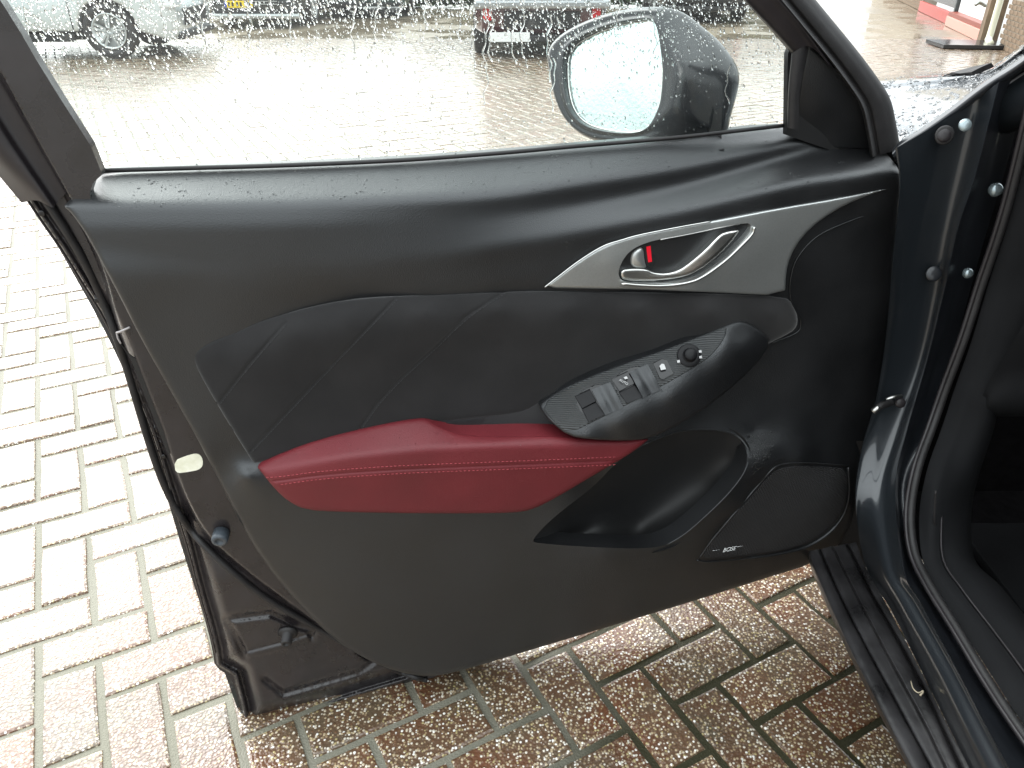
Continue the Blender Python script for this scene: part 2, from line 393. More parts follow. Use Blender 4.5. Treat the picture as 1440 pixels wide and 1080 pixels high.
# ================================================================== THE GROUND
def paver_mat():
    m = bpy.data.materials.new('washed_concrete_paver'); m.use_nodes = True; n = m.node_tree; L = n.links.new; p = n.nodes['Principled BSDF']
    geo = n.nodes.new('ShaderNodeNewGeometry'); oi = n.nodes.new('ShaderNodeObjectInfo')
    v = n.nodes.new('ShaderNodeTexVoronoi'); v.inputs['Scale'].default_value = 185; v.inputs['Randomness'].default_value = 1
    L(geo.outputs['Position'], v.inputs['Vector'])
    sep = n.nodes.new('ShaderNodeSeparateColor'); L(v.outputs['Color'], sep.inputs[0])
    r = n.nodes.new('ShaderNodeValToRGB'); r.color_ramp.interpolation = 'CONSTANT'; e = r.color_ramp.elements
    pal = [(0, (.14, .075, .04)), (.16, (.28, .20, .115)), (.30, (.42, .33, .21)), (.44, (.16, .11, .07)), (.56, (.50, .43, .32)), (.70, (.64, .59, .50)), (.82, (.38, .31, .15)), (.92, (.80, .78, .73))]
    e[0].position = 0; e[0].color = pal[0][1]+(1,); e[1].position = pal[1][0]; e[1].color = pal[1][1]+(1,)
    for q, c in pal[2:]: k = e.new(q); k.color = c+(1,)
    L(sep.outputs[0], r.inputs[0])
    # matrix between the pebbles
    r2 = n.nodes.new('ShaderNodeValToRGB'); r2.color_ramp.elements[0].position = .36; r2.color_ramp.elements[1].position = .52
    L(v.outputs['Distance'], r2.inputs[0])
    nz = n.nodes.new('ShaderNodeTexNoise'); nz.inputs['Scale'].default_value = 7; nz.inputs['Detail'].default_value = 6; L(geo.outputs['Position'], nz.inputs['Vector'])
    mc = n.nodes.new('ShaderNodeValToRGB'); mc.color_ramp.elements[0].position = .35; mc.color_ramp.elements[1].position = .65
    mc.color_ramp.elements[0].color = (.125, .052, .026, 1); mc.color_ramp.elements[1].color = (.10, .075, .047, 1); L(nz.outputs[0], mc.inputs[0])
    mi = n.nodes.new('ShaderNodeMix'); mi.data_type = 'RGBA'; L(r2.outputs[0], mi.inputs[0]); L(r.outputs[0], mi.inputs[6]); L(mc.outputs[0], mi.inputs[7])
    hv = n.nodes.new('ShaderNodeHueSaturation'); mr = n.nodes.new('ShaderNodeMapRange'); mr.inputs[3].default_value = .85; mr.inputs[4].default_value = 1.15
    L(oi.outputs['Random'], mr.inputs[0]); L(mr.outputs[0], hv.inputs['Value']); L(mi.outputs[2], hv.inputs['Color']); L(hv.outputs[0], p.inputs['Base Color'])
    # wet film: still water in patches, damp stone elsewhere
    n2 = n.nodes.new('ShaderNodeTexNoise'); n2.inputs['Scale'].default_value = .9; n2.inputs['Detail'].default_value = 5; L(geo.outputs['Position'], n2.inputs['Vector'])
    m2 = n.nodes.new('ShaderNodeMapRange'); m2.inputs[1].default_value = .46; m2.inputs[2].default_value = .56; m2.inputs[3].default_value = .16; m2.inputs[4].default_value = .34
    L(n2.outputs[0], m2.inputs[0]); L(m2.outputs[0], p.inputs['Roughness'])
    p.inputs['Coat Weight'].default_value = 1; p.inputs['Coat Roughness'].default_value = .16; p.inputs['Coat IOR'].default_value = 1.33
    b = n.nodes.new('ShaderNodeBump'); b.inputs['Distance'].default_value = .0016; b.invert = True; L(v.outputs['Distance'], b.inputs['Height']); L(b.outputs[0], p.inputs['Normal'])
    b2 = n.nodes.new('ShaderNodeBump'); b2.inputs['Distance'].default_value = .00022; b2.invert = True; L(v.outputs['Distance'], b2.inputs['Height']); L(b2.outputs[0], p.inputs['Coat Normal'])
    return m
M_paver = paver_mat()
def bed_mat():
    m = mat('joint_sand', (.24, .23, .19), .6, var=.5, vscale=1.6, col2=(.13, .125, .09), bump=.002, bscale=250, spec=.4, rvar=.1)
    # sandy joint colour, turning dark olive-brown with x and fading back with y
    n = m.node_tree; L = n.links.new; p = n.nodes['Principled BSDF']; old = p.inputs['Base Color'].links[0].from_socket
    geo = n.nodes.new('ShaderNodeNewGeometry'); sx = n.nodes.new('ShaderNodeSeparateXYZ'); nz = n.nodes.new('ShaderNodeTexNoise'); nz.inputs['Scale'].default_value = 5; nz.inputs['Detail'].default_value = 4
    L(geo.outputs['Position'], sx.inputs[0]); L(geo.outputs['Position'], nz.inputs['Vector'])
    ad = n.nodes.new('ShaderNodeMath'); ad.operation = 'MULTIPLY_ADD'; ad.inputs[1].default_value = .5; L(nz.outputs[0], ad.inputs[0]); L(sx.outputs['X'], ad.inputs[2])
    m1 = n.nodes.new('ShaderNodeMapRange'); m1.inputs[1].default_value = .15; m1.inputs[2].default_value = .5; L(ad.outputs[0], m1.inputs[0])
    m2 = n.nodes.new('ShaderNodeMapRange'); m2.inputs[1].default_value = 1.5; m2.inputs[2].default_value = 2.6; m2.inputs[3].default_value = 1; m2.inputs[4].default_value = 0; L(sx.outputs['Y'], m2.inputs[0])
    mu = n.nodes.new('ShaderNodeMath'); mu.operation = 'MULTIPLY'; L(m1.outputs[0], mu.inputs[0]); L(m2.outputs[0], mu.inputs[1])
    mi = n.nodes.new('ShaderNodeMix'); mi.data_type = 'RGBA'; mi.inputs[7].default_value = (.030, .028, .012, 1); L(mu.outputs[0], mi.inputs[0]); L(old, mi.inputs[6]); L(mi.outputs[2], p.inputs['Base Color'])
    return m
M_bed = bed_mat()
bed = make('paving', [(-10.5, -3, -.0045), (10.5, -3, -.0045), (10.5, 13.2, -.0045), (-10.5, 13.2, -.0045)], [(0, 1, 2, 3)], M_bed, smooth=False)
tag(bed, 'wet herringbone paving of washed aggregate concrete blocks with sandy and dark joints', kind='structure')
Ug = .108; YAW = R(28.6); cyw, syw = math.cos(YAW), math.sin(YAW); LX, LY = -.604*1.0286, -.771*1.0286
def lat(u, v):                                           # herringbone lattice to world
    x, y = u*Ug-LX, -v*Ug-LY
    return x*cyw-y*syw, x*syw+y*cyw
GAP = .0125
def paver_mesh(k):
    rs = random.Random(k); l, w, h, b = 2*Ug-GAP, Ug-GAP, .05, .0045
    prof = [(0, -h), (0, -b*1.3), (.35*b, -.35*b), (1.4*b, 0)]; V = []; Fs = []
    cor = [(-l/2, -w/2), (-l/6, -w/2), (l/6, -w/2), (l/2, -w/2), (l/2, 0), (l/2, w/2), (l/6, w/2), (-l/6, w/2), (-l/2, w/2), (-l/2, 0)]
    jit = [(rs.uniform(-.0016, .0016), rs.uniform(-.0016, .0016)) for _ in cor]
    for ins, z in prof:
        for (x, y), (jx, jy) in zip(cor, jit):
            V.append((x*(1-2*ins/l)+jx, y*(1-2*ins/w)+jy, z))
    n = len(cor)
    for j in range(3):
        for i in range(n): Fs.append((j*n+i, j*n+(i+1) % n, (j+1)*n+(i+1) % n, (j+1)*n+i))
    Fs.append(tuple(range(3*n, 4*n)))
    me = bpy.data.meshes.new('paver'); me.from_pydata(V, [], Fs); me.update(); me.materials.append(M_paver)
    return me, V, Fs
PM = [paver_mesh(k) for k in range(6)]
def project(x, y, z):
    v = np.array([x, y, z-H]); zc = v[1]*cp-v[2]*sp
    if zc < .05: return None
    return 720+F*v[0]/zc, 540-F*(v[1]*sp+v[2]*cp)/zc, zc
cells = []
for k in range(-150, 60):
    for mm in range(-40, 45):
        for (u, v, wu, wv) in ((k+4*mm, k, 1, 2), (k+1+4*mm, k, 2, 1)):
            x, y = lat(u+wu/2, v+wv/2)
            if y < -2.8 or y > 13 or abs(x) > 10: continue
            q = project(x, y, 0)
            if y < 2 and abs(x) < 3.5 and (q is None or q[1] > 1100 or q[0] < 0 or q[0] > 1440): cells.append((True, 50, x, y, 0 if wu == 2 else 1)); continue
            if q is None or q[0] < -160 or q[0] > 1600 or q[1] > 1250 or q[1] < -60: continue
            # in view where the door or the car does not cover it
            under = (q[0] > 330 and q[1] < 900-(q[0]-600)*.28 and q[1] > 240 and q[0] < 1260) or (q[0] > 1330 and q[1] > 200) or (100 < q[0] < 340 and 240 < q[1] < 500+(q[0]-200)*1.9)
            cells.append((under, q[2], x, y, 0 if wu == 2 else 1))
cells.sort(key=lambda c: (c[0], c[1]))
print('pavers', len(cells))
SV, SF = [], []
for i, (un, zc, x, y, vert) in enumerate(cells):
    rz = YAW+(math.pi/2 if vert else 0)+(math.pi if random.random() < .5 else 0)+random.gauss(0, .008)
    z = random.gauss(0, .0011)+.003*noise.noise(Vector((x*.5, y*.5, 0))); tx, ty = random.gauss(0, .006), random.gauss(0, .006)
    k = random.randrange(6)
    Mx = Matrix.Translation((x, y, z)) @ Matrix.Rotation(rz, 4, 'Z') @ Matrix.Rotation(tx, 4, 'X') @ Matrix.Rotation(ty, 4, 'Y')
    if i < 300:
        o = bpy.data.objects.new('paver', PM[k][0]); COL.objects.link(o); o.parent = bed; o.matrix_local = Mx
    else:
        V, Fs = PM[k][1], PM[k][2]; b = len(SV); n = 10
        SV += [tuple(Mx @ Vector(V[j])) for j in range(n, 4*n)]
        SF += [(b+j*n+q, b+j*n+(q+1) % n, b+(j+1)*n+(q+1) % n, b+(j+1)*n+q) for j in range(2) for q in range(n)]+[tuple(range(b+2*n, b+3*n))]
make('distant_pavers', SV, SF, M_paver, bed, smooth=False, kind='stuff')
far = [(-60, 12.9, -.003), (60, 12.9, -.003), (60, 90, -.003), (-60, 90, -.003), (-60, -40, -.003), (60, -40, -.003), (60, -2.7, -.003), (-60, -2.7, -.003), (-10.2, -2.7, -.003), (-10.2, 12.9, -.003), (10.2, -2.7, -.003), (10.2, 12.9, -.003)]
def farmat():
    m = bpy.data.materials.new('far_wet_paving'); m.use_nodes = True; n = m.node_tree; L = n.links.new; p = n.nodes['Principled BSDF']
    geo = n.nodes.new('ShaderNodeNewGeometry'); br = n.nodes.new('ShaderNodeTexBrick'); br.inputs['Scale'].default_value = 4.6
    br.inputs['Color1'].default_value = (.30, .25, .19, 1); br.inputs['Color2'].default_value = (.22, .17, .12, 1); br.inputs['Mortar'].default_value = (.07, .07, .05, 1)
    L(geo.outputs['Position'], br.inputs[0]); L(br.outputs[0], p.inputs['Base Color'])
    n2 = n.nodes.new('ShaderNodeTexNoise'); n2.inputs['Scale'].default_value = .9; n2.inputs['Detail'].default_value = 5; L(geo.outputs['Position'], n2.inputs['Vector'])
    m2 = n.nodes.new('ShaderNodeMapRange'); m2.inputs[1].default_value = .46; m2.inputs[2].default_value = .56; m2.inputs[3].default_value = .05; m2.inputs[4].default_value = .3
    L(n2.outputs[0], m2.inputs[0]); L(m2.outputs[0], p.inputs['Roughness'])
    return m
tag(make('yard', far, [(0, 1, 2, 3), (4, 5, 6, 7), (7, 8, 9, 0), (10, 6, 1, 11)], farmat(), smooth=False), 'wet paved yard stretching behind the parked cars', kind='structure')

# ================================================================== THE DOOR
door = empty('car_door', tuple(at(1240, 760, -.06)), 'open black car door with red armrest, seen from its inner side in the rain', 'car door')

# ---- trim panel relief
TRL = TPS([
 (90,290,-.6),(108,250,-3.5),(150,243,-5.5),(150,258,-3.6),(150,285,-.8),(150,330,.3),(200,450,.3),(240,545,.2),(290,640,.3),(330,720,.3),(380,800,.2),(420,850,.2),(500,910,.2),
 (250,238,-5.6),(250,254,-3.6),(250,282,-.9),(250,320,.3),(280,400,.3),(300,470,0),
 (400,234,-5.6),(400,250,-3.7),(400,282,-.9),(400,318,.3),(400,370,.3),(400,425,-.1),
 (600,226,-5.6),(600,244,-4),(600,284,-1.2),(600,320,.1),(600,370,.35),(600,405,.1),
 (700,218,-5.7),(700,245,-3.8),(700,280,-1.5),(700,300,-1.0),(700,330,-.2),(700,365,.35),(700,400,.2),
 (800,208,-5.8),(800,240,-3.8),(800,266,-2.0),(800,288,-1.9),(800,304,-1.5),(800,325,-.3),(800,355,.45),(800,380,.4),
 (950,195,-6),(950,222,-4.0),(950,247,-2.6),(950,264,-2.5),(950,274,-2.2),(950,300,-.2),(950,315,.3),(950,325,.3),
 (1100,178,-6.3),(1100,200,-4.6),(1100,212,-4.1),(1100,226,-4.1),(1100,236,-3.6),(1100,264,-.9),(1100,276,.1),(1100,292,.2),
 (1180,208,-5.5),(1190,230,-3.8),(1200,252,-1.1),(1205,262,.1),(1205,276,.2),(1240,207,-5.2),(1262,238,-2.0),(1255,250,.2),(1255,262,.2),
 (900,350,.1),(1000,380,.1),(1100,350,0),(1150,330,0),(1200,300,0),(1240,330,0),(1235,430,0),(1225,520,0),(1160,420,0),(1160,500,.1),(1120,540,.3),(1180,580,.6),(1215,600,.3),
 (500,440,-.6),(400,520,-.6),(500,560,-.6),(700,450,-.6),(700,540,-.6),(900,450,-.6),(1000,430,-.6),(1050,440,-.6),(950,520,-.5),(350,600,-.3),
 (331,668,.3),(345,668,1.5),(352,655,.2),(345,684,1.2),(362,690,1.4),(385,720,1.1),(400,760,1.0),(480,735,1.7),(480,780,1.6),(480,860,1.2),(530,920,.4),
 (600,735,2.6),(600,790,2.3),(600,870,1.7),(600,940,.6),(700,735,3.4),(745,735,3.8),(745,775,4.2),(720,820,3.4),(720,900,1.6),
 (850,700,3.0),(800,690,3.6),(870,640,3.2),(920,612,2.5),(980,600,1.6),
 (850,778,6.3),(850,800,5.9),(860,870,3.2),(930,778,6.6),(930,800,6.0),(950,848,3.2),
 (985,745,6.9),(1010,725,6.9),(1035,700,6.7),(1058,670,6.3),(1070,646,5.9),(1063,624,3.9),(1060,606,1.7),(1020,600,1.6),(1060,590,1.0),(1100,592,1.2),(1088,612,2.6),(1092,645,5.4),(1125,640,4.8),(1140,615,2.0),
 (1000,775,5.6),(1020,740,5.6),(1060,690,5.4),(1100,655,4.9),(1150,650,3.6),(1195,655,2.6),(1200,700,2.7),(1180,745,3.0),(1130,775,3.5),(1070,785,4.4),(1000,790,5.2),
 (1060,812,3.0),(1130,792,2.6),(1190,750,2.4),(1204,700,2.0)])
UP = Rows([
 [(80,246,-7.6),(150,245,-7.6),(400,236,-7.8),(600,227,-7.9),(700,219,-8.0),(800,209,-8.2),(950,196,-8.6),(1106,178,-10.2),(1180,174,-10.4),(1270,167,-10.6)],
 [(80,284,-.9),(150,286,-.9),(400,286,-.9),(600,278,-.8),(700,272,-1.3),(800,258,-2.1),(950,236,-3.9),(1106,202,-6.2),(1180,190,-7.6),(1270,180,-8.4)],
 [(80,320,.1),(150,318,.1),(400,316,.1),(600,308,-.4),(700,302,-1.0),(800,290,-2.0),(950,264,-4.0),(1106,222,-6.2),(1180,204,-7.4),(1270,196,-8.2)],
 [(80,400,.3),(150,400,.3),(400,376,.3),(600,362,.35),(700,346,.4),(800,328,.4),(950,296,.2),(1106,260,.1),(1180,249,.1),(1270,238,.1)],
 [(80,440,.3),(150,430,.3),(400,430,.1),(600,405,.1),(700,398,.1),(800,376,.3),(950,320,.4),(1106,290,.3),(1180,278,.3),(1270,262,.3)]], 10)
def TR(P):
    P = np.atleast_2d(np.asarray(P, float)); a, b = UP(P), TRL(P)
    yl = np.interp(P[:, 0], [80, 400, 700, 950, 1106, 1270], [330, 385, 365, 315, 282, 258]); t = np.clip((P[:, 1]-yl)/45, 0, 1); t = t*t*(3-2*t)
    return a*(1-t)+b*t
trim_out = [(88,290),(99,284),(104,268),(112,254),(135,250),(149,243),(260,239),(400,235),(560,228),(700,218),(800,209),(950,196),(1106,178),(1128,186),(1150,197),(1176,207),(1240,207),(1268,242),(1266,262),(1262,300),
 (1254,400),(1246,500),(1232,580),(1212,650),(1205,700),(1198,735),(1180,768),(1142,793),(1080,812),(960,850),(800,898),(640,946),(600,952),(560,945),(520,930),(470,900),(420,850),(370,790),(330,720),(290,640),(240,550),(200,480),(165,410),(125,335),(100,298)]
pocket = [(747,760),(778,727),(836,684),(867,649),(905,625),(950,608),(985,604),(1015,606),(1038,614),(1052,634),(1048,661),(1026,692),(995,723),(964,750),(938,766),(910,772),(836,770),(754,764)]
trim = patch('trim_panel', trim_out, TR, M_trim, door, step=6, sm=1, roll=7, rolld=.006, skirt=.035, holes=[pocket])
def specks(parent, fun, regions, n, smin, smax, name='water_drops', m=None, lift=0.0002, stretch=1.4):
    pts = []; ss = []; nr = []
    while len(pts) < n:
        poly = random.choice(regions); P = np.array(poly); x = random.uniform(P[:, 0].min(), P[:, 0].max()); y = random.uniform(P[:, 1].min(), P[:, 1].max())
        if not inside(np.array([[x, y]]), P)[0]: continue
        q = fun(np.array([[x, y], [x+2, y], [x, y+2]])); a, b, c = at(x, y, q[0]), at(x+2, y, q[1]), at(x, y+2, q[2])
        nn = np.cross(b-a, c-a); nn /= np.linalg.norm(nn)
        if nn@(C0-a) < 0: nn = -nn
        pts.append(a+nn*lift); nr.append(nn); ss.append(smin+(smax-smin)*random.random()**3)
    V = []; Fs = []; seg = 6
    for p, s, n_ in zip(pts, ss, nr):
        r, u, n2 = basis(n_, (.3, 0, 1)); b = len(V); st = random.uniform(1, stretch)
        for k in range(seg): t = 2*math.pi*k/seg; V.append(p+s*(math.cos(t)*r+math.sin(t)*st*u))
        for k in range(seg): t = 2*math.pi*k/seg; V.append(p+.6*s*(math.cos(t)*r+math.sin(t)*st*u)+n2*s*.4)
        V.append(p+n2*s*.5)
        for k in range(seg): k2 = (k+1) % seg; Fs += [(b+k, b+k2, b+seg+k2, b+seg+k), (b+seg+k, b+seg+k2, b+2*seg)]
    return make(name, V, Fs, m or M_water, parent, kind='stuff')
specks(trim, TR, [[(150,246),(400,238),(700,224),(1100,184),(1100,205),(800,262),(600,280),(150,292)], [(760,340),(950,285),(1110,238),(1230,215),(1258,240),(1100,262),(950,298),(800,350)], [(1048,612),(1090,606),(1085,640),(1060,668)]], 1300, .0006, .0019)

# ---- pocket liner
PK = TPS([(747,760,3.6),(778,727,2.2),(836,684,1.2),(905,625,.6),(985,604,1.0),(1038,614,2.4),(1052,640,4.8),(1026,692,5.6),(964,750,5.2),(910,772,4.8),(836,770,3.6),
 (850,720,-2),(900,690,-3),(950,650,-2.4),(1000,640,-.6),(1030,645,1.4),(1000,690,.8),(950,730,0),(900,755,-1),(820,755,-.6)])
patch('storage_pocket', [(738,764),(774,720),(832,678),(862,644),(900,618),(948,602),(985,598),(1018,600),(1043,609),(1058,634),(1054,664),(1030,697),(999,729),(967,757),(940,773),(910,779),(836,777),(745,771)], PK, M_blackp, door, step=7, sm=1, skirt=0)
# thin moulding line round the upper lobe of the pocket
tube('pocket_rim', [at(x, y, TR(np.array([[x, y]]))[0]+.0004) for x, y in [(905,625),(950,608),(985,604),(1015,606),(1038,614),(1052,634),(1048,661),(1026,692),(995,723),(964,750),(938,766)]], .0014, M_trim, trim, seg=6)

# ---- suede insert
SU = TPS([(275,492,-.3),(300,500,.6),(330,470,-.2),(345,492,1.1),(400,441,-.3),(410,464,1.5),(480,423,-.2),(490,446,1.7),(600,415,-.1),(600,438,1.8),(700,411,0),(700,434,1.8),(800,409,.1),(800,432,1.9),(900,412,.1),(900,434,1.9),(1000,414,.1),(1000,438,1.8),(1090,420,0),(1090,442,1.2),
 (300,530,.5),(340,590,.4),(360,634,.2),(450,520,.45),(450,600,.3),(600,500,.4),(560,590,.3),(700,480,.35),(700,580,.3),(850,470,.35),(800,530,.3),(950,460,.4),(1060,460,.3),(1115,462,.2),(650,600,.3)])
suede_out = [(270,503),(274,492),(300,478),(330,465),(365,450),(400,440),(440,430),(480,422),(540,417),(600,414),(700,410),(765,408),(900,411),(1000,413),(1104,416),(1116,428),(1123,448),(1119,463),(1104,472),(1085,481),(1040,505),(900,560),(780,590),(760,579),(690,586),(612,595),(560,600),(450,625),(360,655),(350,642),(300,560),(280,525)]
seams = [[(400,455),(350,512),(307,567)], [(556,420),(450,530),(352,634)], [(708,411),(655,445),(613,487),(565,530),(530,567),(505,604)]]
suede = patch('suede_insert', suede_out, lambda P: SU(P)+.0025, M_suede, door, step=5, sm=1, roll=6, rolld=.006, skirt=.012, lines=seams, groove=.0016, gw=3)
def stitches(name, line, fun, m, parent, pitch=5, ln=.6, r=.0004, lift=.0003):
    L = resample(line, pitch, False); V = []; Fs = []
    for a, b in zip(L[:-1], L[1:]):
        b = a+(b-a)*ln; d = fun(np.array([a, (a+b)/2, b]))
        P = np.array([at(a[0], a[1], d[0]+lift*.2), at((a[0]+b[0])/2, (a[1]+b[1])/2, d[1]+lift+r*.6), at(b[0], b[1], d[2]+lift*.2)])
        v, f = tube_geo(P, r, 5, len(V)); V += v; Fs += f
    return make(name, V, Fs, m, parent, kind='stuff')
for s in seams: stitches('seam_stitching', chaikin([(x+2.6, y+1.6) for x, y in s], 2, False), lambda P: SU(P)+.0025, M_thr, suede, pitch=4.5)
# plain strip beneath the suede
patch('lower_insert_strip', [(598,592),(612,597),(690,588),(762,580),(790,596),(800,616),(700,622),(640,618)], lambda P: np.full(len(P), .0035)+(P[:, 1]-590)*.0002, M_trim, door, step=8, sm=0, skirt=.01)

# ---- red armrest pad
RP = Rows([
 [(340,662,.8),(360,655,.9),(400,635,.9),(480,611,.9),(560,592,.9),(600,589,1.0),(628,604,2.6),(690,614,4.2),(780,613,5.1),(930,618,6.0)],
 [(340,668,1.4),(360,665,1.8),(400,658,3.1),(480,644,4.4),(560,635,5.1),(600,631,5.4),(640,629,5.7),(700,626,6.0),(780,626,6.4),(930,626,6.4)],
 [(340,682,1.8),(360,680,2.2),(400,677,3.4),(480,668,4.6),(600,660,5.6),(700,656,6.2),(800,652,6.6),(930,646,6.6)],
 [(340,722,1.4),(360,722,1.6),(400,722,2.4),(600,722,4.4),(720,722,5.1),(930,690,6.2)]], 5)
RP_old = TPS([(360,655,.9),(368,664,1.9),(378,678,2.4),(392,700,2.2),(400,636,.9),(400,652,2.8),(400,674,3.4),(412,708,2.4),(480,612,.9),(480,638,3.8),(480,666,4.4),(480,719,3.0),
 (595,590,.9),(595,606,2.6),(595,630,5.0),(595,660,5.4),(595,720,4.0),(640,607,2.8),(650,624,5.0),(700,614,3.8),(700,628,5.8),(700,656,6.1),(700,720,4.8),(780,613,4.8),(780,628,6.3),(780,655,6.5),(770,704,5.4),(850,618,5.8),(850,632,6.5),(850,655,6.5),(840,665,6.3),(912,617,6.0)])
red_out = [(360,655),(400,635),(450,617),(520,600),(560,592),(590,588),(600,589),(612,596),(628,604),(650,611),(690,614),(740,613),(790,613),(830,617),(870,619),(914,616),(905,624),(882,641),(832,670),(782,700),(748,717),(722,721),(660,722),(600,722),(480,720),(430,717),(405,705),(385,686),(367,663)]
st = [(374,677),(395,676),(450,668),(550,661),(620,658),(700,655),(800,651),(868,648)]
red = patch('armrest_pad', red_out, RP, M_red, door, step=5, sm=1, roll=6, rolld=.005, skirt=.04, lines=[chaikin(st, 2, False)], groove=.0018, gw=2.6)
for off in (-5.5, 5.5): stitches('armrest_stitching', chaikin([(x, y+off) for x, y in st][0 if off < 0 else 1:], 2, False), RP, M_redt, red, pitch=6, ln=.62, r=.00062, lift=.0002)
specks(red, RP, [[(400,640),(595,593),(640,612),(850,622),(850,632),(600,632),(410,655)]], 150, .0004, .001)

# ---- front part of the armrest with the switches
AB = TPS([(757,569,1.5),(778,556,1.2),(799,541,1.6),(775,593,4.6),(799,612,6.4),(785,575,3.4),(858,517,1.9),(851,586,6.4),(826,565,4.2),(943,487,2.0),(924,548,6.1),(900,530,4.3),(1000,466,1.7),(988,510,5.2),(970,495,3.9),(1026,455,1.5),(1021,475,3.6),
 (827,612,7.3),(870,596,7.5),(905,579,7.5),(945,558,7.2),(976,541,6.7),(1015,517,5.6),(1040,470,2.6),(1044,495,4.4),(1062,482,2.9),(1045,453,1.4),(1066,464,1.6),(1084,479,.8),(1058,512,3.0),(860,618,7.2),(912,617,7.0),(905,598,7.4),(958,594,6.6),(955,576,7.0),(1008,560,5.2),(1000,543,5.9),(1035,536,4.2)])
ab_out = [(757,569),(770,558),(799,541),(858,517),(943,487),(1000,465),(1026,454),(1045,451),(1066,462),(1086,480),(1062,515),(1012,560),(960,595),(914,617),(880,620),(830,618),(799,613),(775,594),(764,580)]
arm = patch('armrest_front', ab_out, AB, M_trim, door, step=5, sm=1, roll=4, rolld=.003, skirt=.05)
specks(arm, AB, [[(799,612),(990,512),(1026,470),(1045,455),(1066,466),(1040,500),(960,555),(830,615)]], 320, .0005, .0014)
pa, pb = at(800, 575, .04), at(1000, 480, .03)
e1 = pb-pa; e1 /= np.linalg.norm(e1); nsw = np.cross(at(924, 548, .061)-at(800, 541, .016), at(1026, 455, .015)-at(800, 541, .016)); nsw /= np.linalg.norm(nsw)
if nsw@(C0-pa) < 0: nsw = -nsw
e2 = np.cross(nsw, e1); rib_ax = math.cos(R(60))*e1+math.sin(R(60))*e2
M_weave = ribbed('ribbed_plastic', None, (.028, .030, .031), .38, rib_ax, .0032, .00045)
well1 = [(804,556),(851,534),(873,569),(825,594)]; well2 = [(856,532),(904,508),(927,546),(878,568)]
swp = patch('switch_panel', [(760,571),(799,544),(858,520),(943,490),(1000,468),(1023,458),(1020,474),(1006,494),(988,510),(924,547),(851,585),(800,610),(778,593)], lambda P: AB(P)+.0012, M_weave, door, step=4, sm=1, roll=2.5, rolld=.001, skirt=.004, holes=[well1, well2])
for wl in (well1, well2):
    patch('switch_well', [((x-np.mean([q[0] for q in wl]))*1.04+np.mean([q[0] for q in wl]), (y-np.mean([q[1] for q in wl]))*1.04+np.mean([q[1] for q in wl])) for x, y in wl], lambda P: AB(P)+.0005, M_gloss, swp, step=5, sm=1, skirt=.003)
def rocker(poly, name, tilt, m=M_switch, h=.006, par=None):
    c = np.mean(poly, 0)
    return prism(name, [(c[0]+(x-c[0])*.97, c[1]+(y-c[1])*.97) for x, y in poly], lambda p: AB(np.array([p]))[0]+tilt, h, m, door, bev=.8, sm=0)
rk = []
for p_ in ([(807,556),(829,546),(838,562),(817,573)], [(817,574),(838,564),(850,581),(826,592)], [(858,532),(882,521),(892,537),(869,549)], [(869,551),(892,540),(904,556),(880,566)]):
    rk.append(rocker(p_, 'window_switch', .0, M_gloss if p_[0][0] == 858 else M_switch, .0045))
# finger scoops beside the rockers: a curved shell each
for wx, wy, dx in ((829,546,0), (882,521,0)):
    G = []
    for t, dd in ((0, .007), (.25, .0065), (.5, .003), (.8, .0055), (1, .0045)):
        a = (wx+3+t*26, wy+2-t*11); b = (a[0]+19, a[1]+36)
        G.append([at(a[0], a[1], AB(np.array([a]))[0]+dd*.5), at((a[0]+b[0])/2, (a[1]+b[1])/2, AB(np.array([((a[0]+b[0])/2, (a[1]+b[1])/2)]))[0]+dd), at(b[0], b[1], AB(np.array([b]))[0]+dd*.6)])
    surf('finger_scoop', G, M_trim, swp, nu=10, nv=16)
lock = rocker([(917,510),(930,503),(937,505),(947,524),(931,533),(926,531)], 'window_lock_button', .0005, M_gloss, .004)
def icon(poly, nm, par, lift=.0052, m=M_white):
    P = np.array(poly); d = AB(P); V = [at(p[0], p[1], q+lift) for p, q in zip(P, d)]
    return make(nm, V+[v+N_*.0002 for v in V], [tuple(range(len(P), 2*len(P))), tuple(range(len(P)))[::-1]], m, par, smooth=False)
icon([(927.5,514.5),(930.5,511.5),(934,512),(936.5,519),(929.5,520.5)], 'window_symbol', lock, .0052)
icon([(877,530.5),(881,529),(883,532),(879,533.5)], 'window_symbol', rk[2], .0052)
pt = at(877, 537.5, AB(np.array([(877, 537.5)]))[0]+.0052)
text('switch_lettering', 'AUTO', pt, nsw, np.cross(nsw, (at(886,546,.04)-at(872,531,.04))), .0052, M_white, rk[2], lift=.0008)
# mirror adjuster knob
kc = at(969, 500, AB(np.array([(969, 500)]))[0]+.0016)
kn = lathe('mirror_adjuster', [(.0178, -.002), (.0178, .0012), (.0168, .0022), (.0118, .0024), (.0102, .0026), (.0096, .012), (.0086, .0138), (.002, .0142)], kc, nsw*.75+N_*.25, M_switch, door, 32)
for a_ in ((954, 508), (984.5, 494), (985, 502)):
    icon([(a_[0]-2, a_[1]-1), (a_[0]+1.6, a_[1]-2), (a_[0]+2.4, a_[1]+1.6), (a_[0]-1.4, a_[1]+2)], 'adjuster_symbol', kn, .0052)

